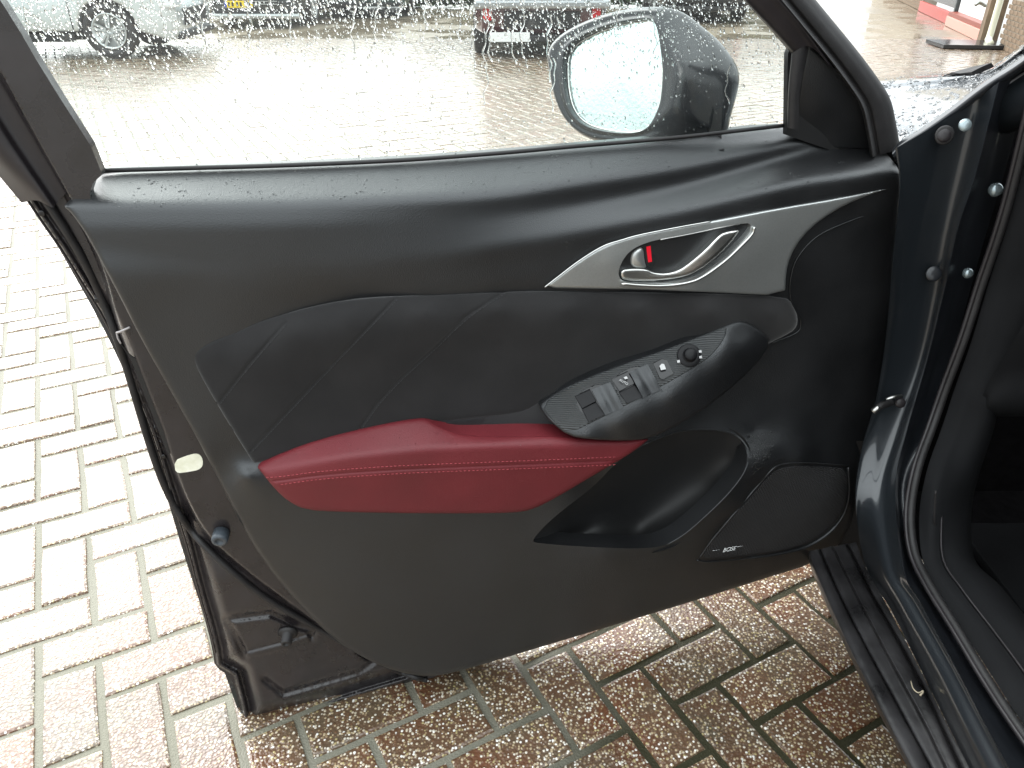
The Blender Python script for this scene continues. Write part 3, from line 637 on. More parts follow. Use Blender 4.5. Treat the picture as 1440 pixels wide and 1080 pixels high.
# ---- silver bezel and inner handle
BZ = TPS([(765,405,.6),(800,378,.7),(850,345,.7),(900,331,.7),(1000,310,.7),(1100,290,.7),(1255,264,.5),(1180,290,.7),(1120,340,.8),(1103,415,.8),(1000,411,.8),(900,407,.8),(850,390,.8),(860,365,.9),(950,325,.8),(1070,330,1.1),(1030,370,1.3),(980,400,1.3),(1080,380,.9)])
bez_out = [(764,405),(782,391),(815,366),(848,346),(875,337),(900,330),(950,320),(1000,311),(1100,292),(1180,279),(1256,263),(1225,273),(1190,287),(1155,308),(1128,332),(1111,360),(1105,385),(1104,416),(1000,411),(900,407),(830,406)]
cup = [(872,372),(884,354),(903,343),(929,336),(971,328),(1013,319),(1046,314),(1057,314),(1054,326),(1035,347),(1014,366),(986,386),(965,394),(936,398),(902,398),(877,397),(869,388)]
bez = patch('handle_bezel', bez_out, lambda P: BZ(P), M_silver, door, step=5, sm=1, roll=3.5, rolld=.003, skirt=.012, holes=[cup])
specks(bez, lambda P: BZ(P), [[(790,395),(850,352),(870,380),(860,404)], [(1060,330),(1180,285),(1110,350),(1095,410),(1000,405)]], 130, .0003, .0009)
tube('bezel_lip', [at(x, y, .013) for x, y in [(874,399),(902,401.5),(936,402),(966,398),(988,389.5),(1017,369),(1038,350),(1057,330),(1061,319)]], [.0010]+[.0022]*58+[.0010], M_chrome, bez)
tube('bezel_edge', [at(x, y, .0085) for x, y in [(766,404),(782,391.5),(815,366.5),(848,346.5),(875,337.5),(900,330.5),(950,320.5),(1000,311.5)]], .0011, M_chrome, bez)
tube('cup_edge', [at(x, y, .0085) for x, y in [(929,337),(971,329),(1013,320),(1040,315)]], .0008, M_chrome, bez, seg=6)
CUPD = TPS([(872,372,-.4),(903,343,-.2),(971,328,-.2),(1046,314,-.2),(1035,347,-.4),(986,386,-.4),(902,398,-.2),(940,360,-3),(980,350,-3.2),(1010,335,-2.2),(920,375,-2)])
patch('handle_cup', [(865,372),(880,350),(900,339),(929,332),(971,323),(1013,315),(1048,309),(1062,309),(1060,328),(1040,352),(1018,371),(990,391),(966,399),(936,403),(902,403),(873,401),(864,390)], CUPD, M_gloss, door, step=6, sm=1, skirt=0)
HD = TPS([(874,378,.8),(876,394,.8),(909,378,.8),(915,396,.9),(936,384,1.0),(954,380,1.1),(957,391,1.2),(971,369,1.4),(982,380,1.6),(992,351,1.7),(1006,362,1.9),(1010,332,1.6),(1029,339,1.6),(1040,323,1.2),(1018,326,1.4)])
hand = patch('inner_handle', [(873,379),(890,377.5),(909,378),(918,383),(936,384.5),(954,380),(971,368),(992,350),(1008,333),(1018,326),(1041,322.5),(1037,329),(1029,340),(1006,363),(982,381),(957,391.5),(915,396),(878,395),(872,389)], HD, M_chrome, door, step=3, sm=1, roll=4.5, rolld=.0035, skirt=.012)
lk = prism('lock_lever', [(884,361),(888,351),(902,343),(904,367),(908,375.5),(886,374.5)], -.004, .009, M_silver, door, bev=3, sm=2, smooth=True)
lkp = prism('lock_post', [(903,343),(916,340),(919,366),(914,376),(906,370)], -.006, .008, M_blackp, door, bev=1.5, sm=1, smooth=True)
make('red_lock_mark', [at(x, y, .0032) for x, y in ((908.8,347),(914.8,345.5),(917,368),(911.5,369))], [(0, 1, 2, 3)], M_redmark, lkp, smooth=False)

# ---- speaker grille with its badge
M_grille = ribbed('speaker_cloth', None, (.013, .0125, .0135), .6, (0, 0, 1), .0034, .0006, tuple(U_))
GR = lambda P: TR(P)-.0035
gr_out = [(984,785),(1000,762),(1030,727),(1062,690),(1085,664),(1100,656),(1130,654),(1160,655),(1193,658),(1193,695),(1185,722),(1165,746),(1135,765),(1100,775),(1060,780),(1010,786)]
gri = patch('speaker_grille', gr_out, lambda P: TR(P)+.0015, M_grille, door, step=6, sm=1, roll=4, rolld=.004, skirt=.008)
gl = [(1193,657),(1194,695),(1186,724),(1166,749),(1136,768),(1100,778),(1060,784),(1000,790),(980,788)]
tube('grille_rim', [at(x, y, TR(np.array([[x, y]]))[0]+.001) for x, y in gl], [.002]*20+[.0035]*25+[.0015]*15, M_trim, gri)
tube('grille_rim', [at(x, y, TR(np.array([[x, y]]))[0]+.0005) for x, y in [(984,784),(1000,761),(1030,725),(1062,687),(1085,661),(1100,653),(1130,651),(1193,655)]], .0016, M_trim, gri)
bp = at(1024, 772, TR(np.array([(1024, 772)]))[0]+.0035)
tb = basis(N_*.8+np.array([0, 0, .2]), (0, 0, 1))
badge = text('speaker_badge', 'BOSE', bp, N_*.9+np.array([0, 0, .3]), (0, 0, 1), .0105, mat('badge_silver', (.62, .63, .63), .4), gri, shear=.5, lift=.0022)
for (x0, x1, yy) in ((1002, 1012, 774.5), (1036, 1045, 769.2)):
    tube('badge_bar', [at(x0, yy, TR(np.array([(x0, yy)]))[0]+.0052), at(x1, yy-1.6, TR(np.array([(x1, yy)]))[0]+.0052)], .00035, MATS['badge_silver'], gri, n=3, seg=4)
# thin moulding line that bounds the front of the panel
tube('panel_seam', [at(x, y, .0012) for x, y in [(1240,296),(1195,311),(1150,332),(1122,362),(1112,392),(1112,420),(1121,440),(1126,454),(1120,468),(1086,482)]], .0009, M_trim, trim, seg=6)

# ---- door shell (painted metal round the trim)
O_l = [(-30,175),(0,222),(42,290),(85,352),(112,396),(140,440),(164,490),(185,545),(210,610),(235,690),(258,760),(276,830),(292,885),(299,915),(302,938),(326,952),(336,990),(343,1031),(440,1003),(520,978),(580,960),(620,950)]
T_in = [(640,930),(560,925),(500,895),(440,850),(390,790),(350,715),(310,640),(260,550),(220,480),(185,410),(145,335),(130,300),(125,262),(150,240),(60,100),(20,30),(-40,-60),(-70,60)]
sealL = chaikin([(-20,165),(10,205),(60,275),(100,335),(128,385),(152,440),(170,490),(188,550),(207,615),(226,672),(246,715),(275,755),(315,795),(370,840),(440,880),(500,912),(560,945),(600,956)], 2, False)
flangeL = chaikin([(0,105),(40,180),(100,285),(135,355),(150,400),(166,463),(172,480),(180,500),(210,573),(237,643),(267,717),(295,760),(340,800),(400,845),(450,882),(510,918),(570,948)], 2, False)
oc = np.array(O_l, float)
def side(P, L):                                          # + on the trim side of the line
    L = np.asarray(L); A, B = L[:-1], L[1:]; best = np.full(len(P), 1e9); s = np.zeros(len(P))
    for a, b in zip(A, B):
        ab = b-a; t = np.clip(((P-a)@ab)/(ab@ab), 0, 1); q = P-(a+t[:, None]*ab); d = np.linalg.norm(q, axis=1)
        c = ab[0]*q[:, 1]-ab[1]*q[:, 0]; u = d < best; best[u] = d[u]; s[u] = np.sign(-c[u])
    return best*s
def sst(x, a, b): t = np.clip((x-a)/(b-a), 0, 1); return t*t*(3-2*t)
emb1 = [(318,870),(345,922),(400,907),(436,897),(440,885),(420,880),(380,862)]
def shellD(P):
    eo = dist(P, oc); fl = side(P, flangeL); se = side(P, sealL)
    d = np.full(len(P), -.075)
    d += .012*sst(eo, 3, 6)-.006*sst(eo, 8, 12)+.014*sst(eo, 13, 24)                # hem, groove, shut face
    d += .036*sst(fl, -3, 4)                                                     # flange up to the trim carrier
    low = sst(P[:, 1], 740, 820)
    d += low*.020*sst(eo, 16, 34)*(1-sst(fl, -3, 4))
    d -= low*.006*sst(-dist(P, np.array(emb1+emb1[:1]), False), -8, -2)
    d += low*.008*sst(dist(P, np.array([(350,921),(400,908),(432,898)])), 7, 2)*(1-sst(fl, -3, 4))
    inn = [(372,955),(398,975),(505,945),(525,930),(505,915)]
    d -= low*.007*sst(dist(P, np.array(inn)), 7, 1)
    d += low*.006*sst(eo, 12, 8)*sst(P[:, 1], 930, 960)
    return d
def off(L, ds, stp=3.0, closed=False):
    L = resample(np.array(L, float), stp, closed); t = np.gradient(L, axis=0); t /= np.maximum(np.linalg.norm(t, axis=1), 1e-9)[:, None]; n_ = np.c_[-t[:, 1], t[:, 0]]
    return np.vstack([L+n_*d for d in ds])
xt = np.vstack([off(flangeL, (-6,-4.5,-3,-1.5,0,1.5,3,4.5,6)), off(chaikin(O_l, 1, False), (-24,-20,-16,-13,-11,-8,-6,-4.5,-3,-1.5,24,20,16,13,11,8,6,4.5,3,1.5)), off(emb1+emb1[:1], (-9,-6,-4,-2,2)), off([(350,921),(400,908),(432,898)], (-7,-4,0,4,7)), off([(372,955),(398,975),(505,945),(525,930),(505,915)], (-7,-4,0,4,7))])
xt = xt[np.random.default_rng(1).permutation(len(xt))]
kept = []; cellset = {}
for p in xt:                                              # keep the extra points apart
    k = (int(p[0]/2.2), int(p[1]/2.2))
    if k in cellset: continue
    cellset[k] = 1; kept.append(p)
shell = patch('door_shell', O_l+T_in, shellD, M_shell, door, step=4.2, sm=1, skirt=.02, extra=kept)
weather = tube('door_seal', [at(x, y, max(-.064, shellD(np.array([[x, y]]))[0]+.004)) for x, y in sealL], .0055, M_rub, door, n=120)
tube('hem_edge', [at(x, y, -.066) for x, y in chaikin([(x+4, y+3) for x, y in O_l[:14]], 1, False)], .0016, M_shell, shell, n=80, seg=6)
for (x, y) in [(59,300),(137,422),(188,540),(230,642),(441,866)]:
    lathe('drain_hole', [(.004, -.0005), (.004, .0008), (.0025, .001)], at(x, y, shellD(np.array([[x, y]]))[0]+.0015), N_, M_gloss, shell, 10)
for (x, y, c, cl) in [(312,748,1,M_bufb), (405,889,0,M_rub)]:
    b0 = at(x, y, shellD(np.array([[x, y]]))[0]); ax = N_*.8+np.array([-.12, 0, -.12])
    lathe('rubber_buffer', [(.017, 0), (.017, .003), (.012, .006), (.0095, .007), (.0095, .022), (.008, .024), (.0045, .0245), (.0045, .021), (.0001, .021)] if not c else [(.0125, 0), (.0125, .016), (.0115, .019), (.006, .020), (.0055, .017), (.0001, .017)], b0, ax, cl, door, 20)
patch('paper_label', [(245,648),(262,641),(277,637),(284,642),(286,654),(280,661),(262,664),(247,666)], lambda P: shellD(P)*0-.0185, M_cream, door, step=5, sm=1, skirt=.003, label='cream coloured label stuck on the dark door edge')
tube('plastic_clip', [at(164,468,-.022), at(170,466,-.018), at(183,460,-.018)], .0016, mat('pale_plastic', (.32, .3, .3), .4), door, n=8, seg=6)
tube('plastic_clip', [at(164,468,-.022), at(166,476,-.022), at(170,483,-.023)], .0013, MATS['pale_plastic'], door, n=8, seg=6)
patch('edge_tape', [(168,482),(183,500),(215,518),(240,590),(243,636),(236,640),(210,573),(184,505)], lambda P: shellD(P)*0-.0232, M_blackp, door, step=8, sm=0, skirt=.002)

# ---- window frame, rear bar
def lf(name, curves, m, parent, nu=40, nv=None, sv=True, **k):
    return surf(name, [[at(x, y, d) for x, y, d in c] for c in curves], m, parent, nu=nu, nv=nv, smooth_v=sv, **k)
frr = lf('window_frame', [[(-30,-50,-.062),(5,15,-.062),(70,128,-.062),(138,245,-.062)], [(-31,-48,-.050),(4,17,-.050),(69,130,-.050),(138,248,-.05)], [(-40,-35,-.035),(-8,20,-.035),(52,130,-.035),(118,252,-.035)], [(-60,-10,-.034),(-30,45,-.034),(30,150,-.034),(98,262,-.034)],
  [(-66,0,-.044),(-36,55,-.044),(24,158,-.044),(92,272,-.044)], [(-80,20,-.046),(-50,75,-.046),(8,175,-.046),(80,285,-.046)], [(-88,30,-.036),(-58,85,-.036),(0,185,-.036),(74,292,-.036)], [(-110,60,-.034),(-80,110,-.034),(-22,196,-.038),(52,282,-.046)], [(-130,75,-.07),(-98,122,-.07),(-40,200,-.07),(30,285,-.07)]], M_frame, door, nu=30, nv=60)
lf('run_channel', [[(-25,-50,-.064),(9,15,-.064),(74,128,-.064),(142,243,-.064)], [(-25,-50,-.056),(8,15,-.056),(73,128,-.056),(141,243,-.056)], [(-31,-50,-.048),(3,15,-.049),(68,129,-.049),(136,245,-.049)]], M_rub, frr, nu=20, nv=10)
# belt seal
belt = [(140,240),(260,236.5),(400,232.5),(560,225.5),(700,215.5),(800,206.5),(950,193.5),(1106,176)]
tube('belt_seal', [at(x, y, -.074) for x, y in belt], .0030, M_rub, door, n=60)
# ---- front frame (A pillar side) and sail cover
lf('window_frame', [[(1020,-30,-.062),(1050,5,-.062),(1080,38,-.062),(1113,76,-.062)], [(1024,-32,-.045),(1054,2,-.045),(1085,35,-.045),(1118,72,-.045)], [(1050,-40,-.036),(1080,-4,-.036),(1112,30,-.036),(1140,66,-.038)], [(1062,-40,-.032),(1093,-4,-.032),(1128,36,-.032),(1170,95,-.034)], [(1068,-40,-.048),(1099,-4,-.048),(1134,36,-.048),(1178,95,-.050)]], M_frame, door, nu=30, nv=40)
bul = [(1100,-40),(1134,0),(1162,34),(1198,78),(1229,120),(1244,146),(1251,175),(1258,215)]
lf('pillar_seal', [[(x-34, y+6, -.046) for x, y in bul], [(x-30, y+6, -.030) for x, y in bul], [(x-24, y+4, -.044) for x, y in bul], [(x-18, y+2, -.040) for x, y in bul], [(x-3, y-2, -.041) for x, y in bul], [(x+8, y-6, -.052) for x, y in bul], [(x+6, y-4, -.09) for x, y in bul]], M_rub, door, nu=50, nv=44)
lf('window_frame', [[(1107,178,-.058),(1108,130,-.058),(1113,76,-.058)], [(1108,180,-.045),(1110,130,-.045),(1115,74,-.045)], [(1118,182,-.040),(1119,130,-.040),(1128,66,-.040)], [(1124,186,-.044),(1125,130,-.044),(1138,62,-.044)]], M_rub, door, nu=24, nv=14)
patch('mirror_base_plate', [(1106,190),(1108,72),(1125,40),(1180,70),(1235,130),(1252,175),(1264,216),(1269,250),(1235,255),(1200,222)], lambda P: np.full(len(P), -.064), M_blackp, door, step=20, sm=0, skirt=.01)
SC = TPS([(1137,70,-4.8),(1122,180,-7.0),(1122,130,-5.8),(1150,195,-6.8),(1176,207,-6.3),(1242,209,-6.0),(1248,180,-5.2),(1230,150,-4.8),(1195,120,-4.6),(1160,98,-4.5),(1150,150,-5.4),(1200,175,-5.4)])
patch('mirror_sail_cover', [(1137,64),(1146,72),(1158,82),(1176,94),(1203,115),(1228,140),(1246,168),(1250,190),(1247,211),(1215,210),(1176,208),(1150,197),(1122,184),(1121,150),(1128,105)], SC, M_trim, door, step=5, sm=0, roll=3, rolld=.002, skirt=.015)
# front edge of the door below the sail
lf('door_front_edge', [[(1262,205,-.02),(1270,245,-.02),(1266,330,-.02),(1257,440,-.02),(1246,530,-.02),(1226,610,-.02),(1208,690,-.02),(1200,750,-.02)], [(1268,210,-.05),(1274,245,-.05),(1270,330,-.05),(1262,440,-.05),(1252,530,-.05),(1234,615,-.05),(1216,690,-.05),(1206,750,-.05)], [(1262,215,-.10),(1268,245,-.10),(1264,330,-.10),(1256,440,-.10),(1246,530,-.10),(1228,615,-.10),(1210,690,-.10),(1200,750,-.10)]], M_frame, shell, nu=40, nv=12)

# ---- outer skin behind, so the door has a back (hidden from the photograph's side)
lf('outer_skin', [[(5,235,-.082),(400,236,-.10),(800,210,-.11),(1262,215,-.10)], [(90,362,-.083),(400,370,-.115),(800,360,-.125),(1258,350,-.11)], [(190,560,-.083),(450,560,-.12),(800,560,-.13),(1240,540,-.12)], [(270,815,-.083),(500,780,-.11),(800,740,-.12),(1205,700,-.11)], [(345,1028,-.083),(560,962,-.09),(800,880,-.09),(1130,785,-.09)]], M_paint, shell, nu=40, nv=30)

# ---- glass with rain
gpoly = [(-40,-60),(1000,-60),(1035,-14),(1113,76),(1109,180),(950,198),(700,220),(400,238),(140,246),(5,15)]
glass = patch('window_glass', gpoly, lambda P: np.full(len(P), -.078), M_glass, door, step=60, sm=0, skirt=0)
GP = np.array(gpoly, float); dp, ds = [], []
def dens(x, y): return max(.10, min(1, 1.15-(y/110.)))
for _ in range(17000):
    x, y = random.uniform(0, 1110), random.uniform(-10, 236)
    if not inside(np.array([[x, y]]), GP)[0] or random.random() > dens(x, y): continue
    dp.append(at(x, y, -.0785)); ds.append(.0004+.0011*random.random()**3)
gd = drops('rain_drops', dp, -N_, ds, M_water, glass, stretch=3.2, rise=.3, down=(.45, 0, -1))
V, Fs = [], []
for (x, y0, y1) in [(529,-10,62),(497,-10,80),(665,20,96),(683,15,150),(690,-5,90),(722,30,92),(735,-10,85),(778,80,160),(772,20,120),(648,-10,60),(40,20,90),(230,-10,60),(285,-10,90),(410,-5,60),(600,0,40),(1024,90,150),(920,20,80),(868,0,60),(350,-10,70),(560,-10,30)]:
    P = [at(x+3*math.sin(y*.09+x)+1.5*math.sin(y*.23), y, -.0790) for y in range(y0, y1, 4)]
    if len(P) > 3:
        v, f = tube_geo(np.array(P), [.0006+.0006*random.random() for _ in P], 6, len(V)); V += v; Fs += f
make('rain_trails', V, Fs, M_water, glass, kind='stuff')

# ---- exterior mirror
def mdep(x, y): return -.135-.16*(930-x)/135-.022*(110-y)/75
def am(x, y, e=0): return at(x, y, mdep(x, y)+e)
mg = [(795,83),(802,67),(822,52),(864,35),(916,27),(925,37),(929,83),(927,135),(920,165),(910,181),(889,187),(854,184),(822,175),(804,156),(796,125)]
mh = [(762,69),(781,46),(822,25),(864,12),(916,6),(947,12),(968,29),(1000,56),(1022,87),(1027,104),(1022,133),(1012,167),(1004,200),(906,200),(843,203),(812,192),(787,167),(772,133),(764,87)]
def ring(P, n=48):
    P = resample(chaikin(P, 2), 1.0); c = np.array([875, 110.]); a = np.arctan2(P[:, 1]-c[1], P[:, 0]-c[0]); o = np.argsort(a); a, P = a[o], P[o]
    t = np.linspace(-math.pi, math.pi, n, endpoint=False); return np.stack([np.interp(t, a, P[:, k], period=2*math.pi) for k in (0, 1)], -1)
rg, rh = ring(mg), ring(mh)
def mix(k): return rg*(1-k)+rh*k
rows = []
mvn = np.cross(am(925, 37)-am(800, 100), am(900, 180)-am(800, 100)); mvn /= np.linalg.norm(mvn)
if mvn@(C0-am(860, 110)) > 0: mvn = -mvn                # points away from the viewer, into the housing
cen = am(870, 110)
for k, back in ((.03, .010), (.05, -.002), (.12, -.005), (.35, -.003), (.75, .012)):
    P = mix(k); rows.append([am(x, y)+mvn*back*(1 if k < .5 else 1) for x, y in P])
# silhouette and the rounded cap behind it
sil = np.array([am(x, y) for x, y in rh]); w = np.clip((rh[:, 0]-930)/95, 0, 1)[:, None]
sil = np.array([C0+(p-C0)*(1+.10*ww[0]) for p, ww in zip(sil, w)])
rows[-1] = [a*(1-.6)+b*.6 for a, b in zip(rows[-2], sil)]
rows.append(list(sil+mvn*.018)); rows.append(list(cen+(sil-cen)*.93+mvn*.05)); rows.append(list(cen+(sil-cen)*.72+mvn*.085)); rows.append(list(cen+(sil-cen)*.35+mvn*.105)); rows.append(list(cen+(sil-cen)*.02+mvn*.11))
rows = [list(r)+[r[0]] for r in rows]
mirr = surf('door_mirror', rows, mat('mirror_housing', (.009, .011, .014), .2, coat=.15, bump=.0002, bscale=60), door, nu=97, nv=60, label='black exterior mirror behind the wet window')
gm = [am(x, y)+mvn*.006 for x, y in resample(chaikin(mg, 2), 4)]
make('mirror_glass', [np.mean(gm, 0)]+gm, [(0, 1+i, 1+(i+1) % len(gm)) for i in range(len(gm))], M_mirror, mirr, smooth=False)
tube('mirror_glass_rim', gm+gm[:1], .0012, M_chrome, mirr, n=90, seg=6)
# mirror foot joining the housing to the door
lf('mirror_foot', [[(905,188,-.16),(960,182,-.13),(1015,150,-.10)], [(905,206,-.15),(960,205,-.12),(1015,200,-.08)], [(905,215,-.10),(960,215,-.08),(1020,210,-.06)]], M_blackp, mirr, nu=12, nv=8)
pm, sm_ = [], []
for _ in range(900):
    x, y = random.uniform(795, 928), random.uniform(28, 186)
    if inside(np.array([[x, y]]), np.array(mg, float))[0] and (x < 890+.35*(y-60) or random.random() < .15): pm.append(am(x, y)+mvn*.0058); sm_.append(.0007+.0014*random.random()**2)
drops('rain_drops', pm, -mvn, sm_, M_water, mirr, stretch=1.6)


# ================================================================== THE CAR THE DOOR BELONGS TO
def q3(c):
    x, y, k, v = c; return {'x': on_x, 'y': on_y, 'z': on_z}[k](x, y, v)
def ls(name, curves, m, parent, nu=60, nv=None, sv=True, **k):
    return surf(name, [[q3(p) for p in c] for c in curves], m, parent, nu=nu, nv=nv, smooth_v=sv, **k)
near = empty('parked_car', (1.4, 0.2, 0), 'dark blue grey car body beside the open door, wet sill and hinge post in view', 'car')
def zz(P, z): return [(x, y, 'z', z) for x, y in P]
c1 = [(1138,775),(1142,795),(1165,850),(1197,920),(1238,1000),(1290,1100),(1400,1330)]
c2 = [(1150,772),(1156,788),(1184,850),(1221,922),(1266,1005),(1316,1100),(1430,1330)]
c3 = [(1168,768),(1176,784),(1206,845),(1248,925),(1294,1010),(1338,1100),(1455,1330)]
c4 = [(1188,765),(1198,785),(1224,838),(1262,905),(1306,990),(1358,1100),(1475,1330)]
c5 = [(1204,762),(1216,795),(1252,860),(1302,958),(1340,1035),(1374,1100),(1490,1330)]
ls('sill_cover', [zz([(x-2, y+3) for x, y in c1], .24), zz(c1, .290), zz([(x+6, y-1) for x, y in c1], .302), zz(c2, .303), zz([(x+3, y) for x, y in c2], .293), zz([(x+6, y) for x, y in c2], .306), zz(c3, .312), zz([(x+3, y) for x, y in c3], .326), zz([(x+9, y) for x, y in c3], .329),
   zz(c4, .331), zz([(x+3, y) for x, y in c4], .323), zz([(x+6, y) for x, y in c4], .335), zz(c5, .340)], M_dirt, near, nu=60, nv=110)
# painted sill running up into the hinge post
pl_ = [(1262,206,'y',1.07),(1266,260,'y',1.07),(1256,360,'y',1.07),(1246,473,'y',1.07),(1232,560,'y',1.06),(1212,630,'y',1.04),(1203,701,'y',.99),(1217,795,'z',.350),(1254,860,'z',.345),(1303,958,'z',.345),(1362,1078,'z',.345),(1490,1330,'z',.345)]
pm_ = [(1330,168,'y',1.09),(1306,240,'y',1.09),(1278,357,'y',1.09),(1262,450,'y',1.09),(1248,540,'y',1.08),(1232,620,'y',1.05),(1226,700,'y',.985),(1240,800,'z',.425),(1268,855,'z',.415),(1318,945,'z',.41),(1376,1062,'z',.41),(1510,1310,'z',.41)]
pr_ = [(1372,140,'y',1.10),(1352,220,'y',1.10),(1325,340,'y',1.10),(1310,430,'y',1.10),(1290,520,'y',1.09),(1262,610,'y',1.05),(1244,690,'y',.985),(1256,795,'z',.445),(1286,848,'z',.435),(1335,932,'z',.43),(1398,1052,'z',.43),(1530,1300,'z',.43)]
pk_ = [(1405,115,'y',1.07),(1372,245,'y',1.07),(1347,322,'y',1.07),(1330,400,'y',1.07),(1304,507,'y',1.06),(1276,603,'y',1.02),(1259,683,'y',.965),(1270,800,'z',.462),(1296,850,'z',.452),(1345,940,'z',.447),(1408,1060,'z',.447),(1545,1300,'z',.447)]
pg_ = [(1420,108,'y',1.10),(1388,245,'y',1.11),(1363,325,'y',1.11),(1344,405,'y',1.11),(1316,510,'y',1.10),(1286,605,'y',1.05),(1266,690,'y',.99),(1276,782,'z',.43),(1304,832,'z',.42),(1352,912,'z',.415),(1420,1022,'z',.415),(1560,1270,'z',.415)]
ls('body_side', [pl_, [(x+2, y, k, v+(.012 if k == 'z' else .006)) for x, y, k, v in pl_], pm_, pr_, pk_], M_paint, near, nu=90, nv=60)
pkk = [(1452,88,'y',1.12),(1412,245,'y',1.13),(1388,325,'y',1.13),(1366,402,'y',1.13),(1340,500,'y',1.12),(1310,590,'y',1.07),(1284,668,'y',1.0),(1280,770,'z',.43),(1304,818,'z',.42),(1350,893,'z',.415),(1424,1005,'z',.415),(1570,1250,'z',.415)]
make('dark_gap_backing', [on_y(1178,620,1.12), on_y(1240,620,1.12), on_y(1236,800,1.12), on_y(1178,792,1.12)], [(0,1,2,3)], M_rub, near, smooth=False)  # dark sheet added to close the bright gap behind the door edge
ls('door_aperture', [pk_, [(x+3, y, k, v+(-.006 if k == 'z' else .012)) for x, y, k, v in pk_], pg_, pkk], M_postp, near, nu=90, nv=24)
sl = [(1470,70,'y',1.06),(1428,247,'y',1.06),(1407,323,'y',1.06),(1381,400,'y',1.06),(1357,475,'y',1.05),(1331,545,'y',1.04),(1313,597,'y',1.02),(1291,660,'y',.97),(1281,721,'y',.93),(1286,775,'z',.46),(1306,820,'z',.45),(1346,885,'z',.445),(1388,955,'z',.44),(1440,1034,'z',.44),(1600,1260,'z',.44)]
tube('door_seal', [q3(c) for c in sl], .0062, M_rub, near, n=120, seg=10)
tube('seal_lip', [q3((x-7, y, k, v)) for x, y, k, v in sl], .0035, M_frame, near, n=120, seg=8)
# inner trim beside the seal
ti = [(1478,70,'y',1.06),(1436,247,'y',1.06),(1415,323,'y',1.06),(1390,400,'y',1.06),(1366,480,'y',1.05),(1343,545,'y',1.04),(1325,600,'y',1.02),(1304,660,'y',.975),(1293,721,'y',.935),(1297,785,'z',.455),(1318,830,'z',.445),(1356,890,'z',.44),(1398,955,'z',.44),(1450,1034,'z',.44),(1620,1260,'z',.44)]
tj = [(1520,70,'y',1.04),(1470,247,'y',1.04),(1448,323,'y',1.04),(1424,400,'y',1.04),(1398,480,'y',1.03),(1370,545,'y',1.02),(1350,610,'y',1.0),(1330,670,'y',.96),(1320,721,'y',.92),(1322,785,'z',.46),(1350,830,'z',.455),(1392,885,'z',.45),(1440,950,'z',.45),(1490,1030,'z',.45),(1680,1260,'z',.45)]
tk = [(1600,70,'y',1.02),(1540,247,'y',1.02),(1520,323,'y',1.02),(1490,400,'y',1.02),(1450,480,'y',1.02),(1410,545,'y',1.01),(1392,610,'y',1.0),(1372,670,'y',.98),(1362,721,'y',.96),(1366,785,'z',.44),(1400,822,'z',.44),(1440,870,'z',.44),(1490,930,'z',.44),(1560,1000,'z',.44),(1760,1260,'z',.44)]
tl = [(1602,72,'y',1.12),(1542,250,'y',1.12),(1522,325,'y',1.12),(1492,402,'y',1.12),(1452,482,'y',1.12),(1413,548,'y',1.11),(1394,612,'y',1.1),(1375,672,'y',1.08),(1366,722,'y',1.06),(1370,785,'z',.28),(1404,822,'z',.28),(1444,870,'z',.28),(1494,930,'z',.28),(1564,1000,'z',.28),(1764,1260,'z',.28)]
ls('kick_panel', [ti, tj, tk, tl], M_int, near, nu=90, nv=30)
tube('scuff_plate_line', [q3((x+4, y, k, v+.004)) for x, y, k, v in tj[8:]], .0016, M_frame, near, n=40, seg=6)
tube('panel_joint', [q3((1316,690,'y',.912)), q3((1314,740,'y',.905)), q3((1317,785,'y',.90))], .0018, M_rub, near, n=20, seg=6)
# cabin
make('cabin_floor', [(.78,-1.2,.26),(2.3,-1.2,.26),(2.3,1.4,.26),(.78,1.4,.26)], [(0,1,2,3)], M_carpet, near, smooth=False)
make('firewall', [(.75,1.28,.2),(2.3,1.28,.2),(2.3,1.28,1.02),(.75,1.28,1.02)], [(0,3,2,1)], M_carpet, near, smooth=False)
box('floor_mat', (1.15,.85,.275), (.55,.6,.02), M_int, near, bev=.006)
box('pedal', (1.22,1.1,.42), (.09,.02,.10), M_rub, near, bev=.006, rot=Matrix.Rotation(R(-25), 3, 'X'))
tube('pedal_arm', [(1.22,1.105,.42),(1.22,1.14,.6),(1.22,1.16,.8)], .010, M_frame, near, n=12)
ls('dashboard', [[(1520,250,'y',.98),(1560,250,'y',.95),(1700,250,'y',.93)], [(1470,400,'y',.98),(1520,400,'y',.95),(1680,400,'y',.93)], [(1400,520,'y',1.0),(1480,510,'y',.98),(1660,500,'y',.95)], [(1380,562,'y',1.02),(1410,582,'y',1.0),(1640,570,'y',.98)], [(1382,560,'y',1.15),(1415,578,'y',1.15),(1640,566,'y',1.15)]], M_int, near, nu=30, nv=30)
box('centre_console', (1.62,.6,.55), (.30,1.3,.55), M_int, near, bev=.03)
box('seat_base', (1.18,-.05,.48), (.52,.56,.22), M_suede, near, bev=.06, segs=3)
box('seat_back', (1.18,-.42,.88), (.50,.16,.66), M_suede, near, bev=.06, rot=Matrix.Rotation(R(18), 3, 'X'), segs=3)
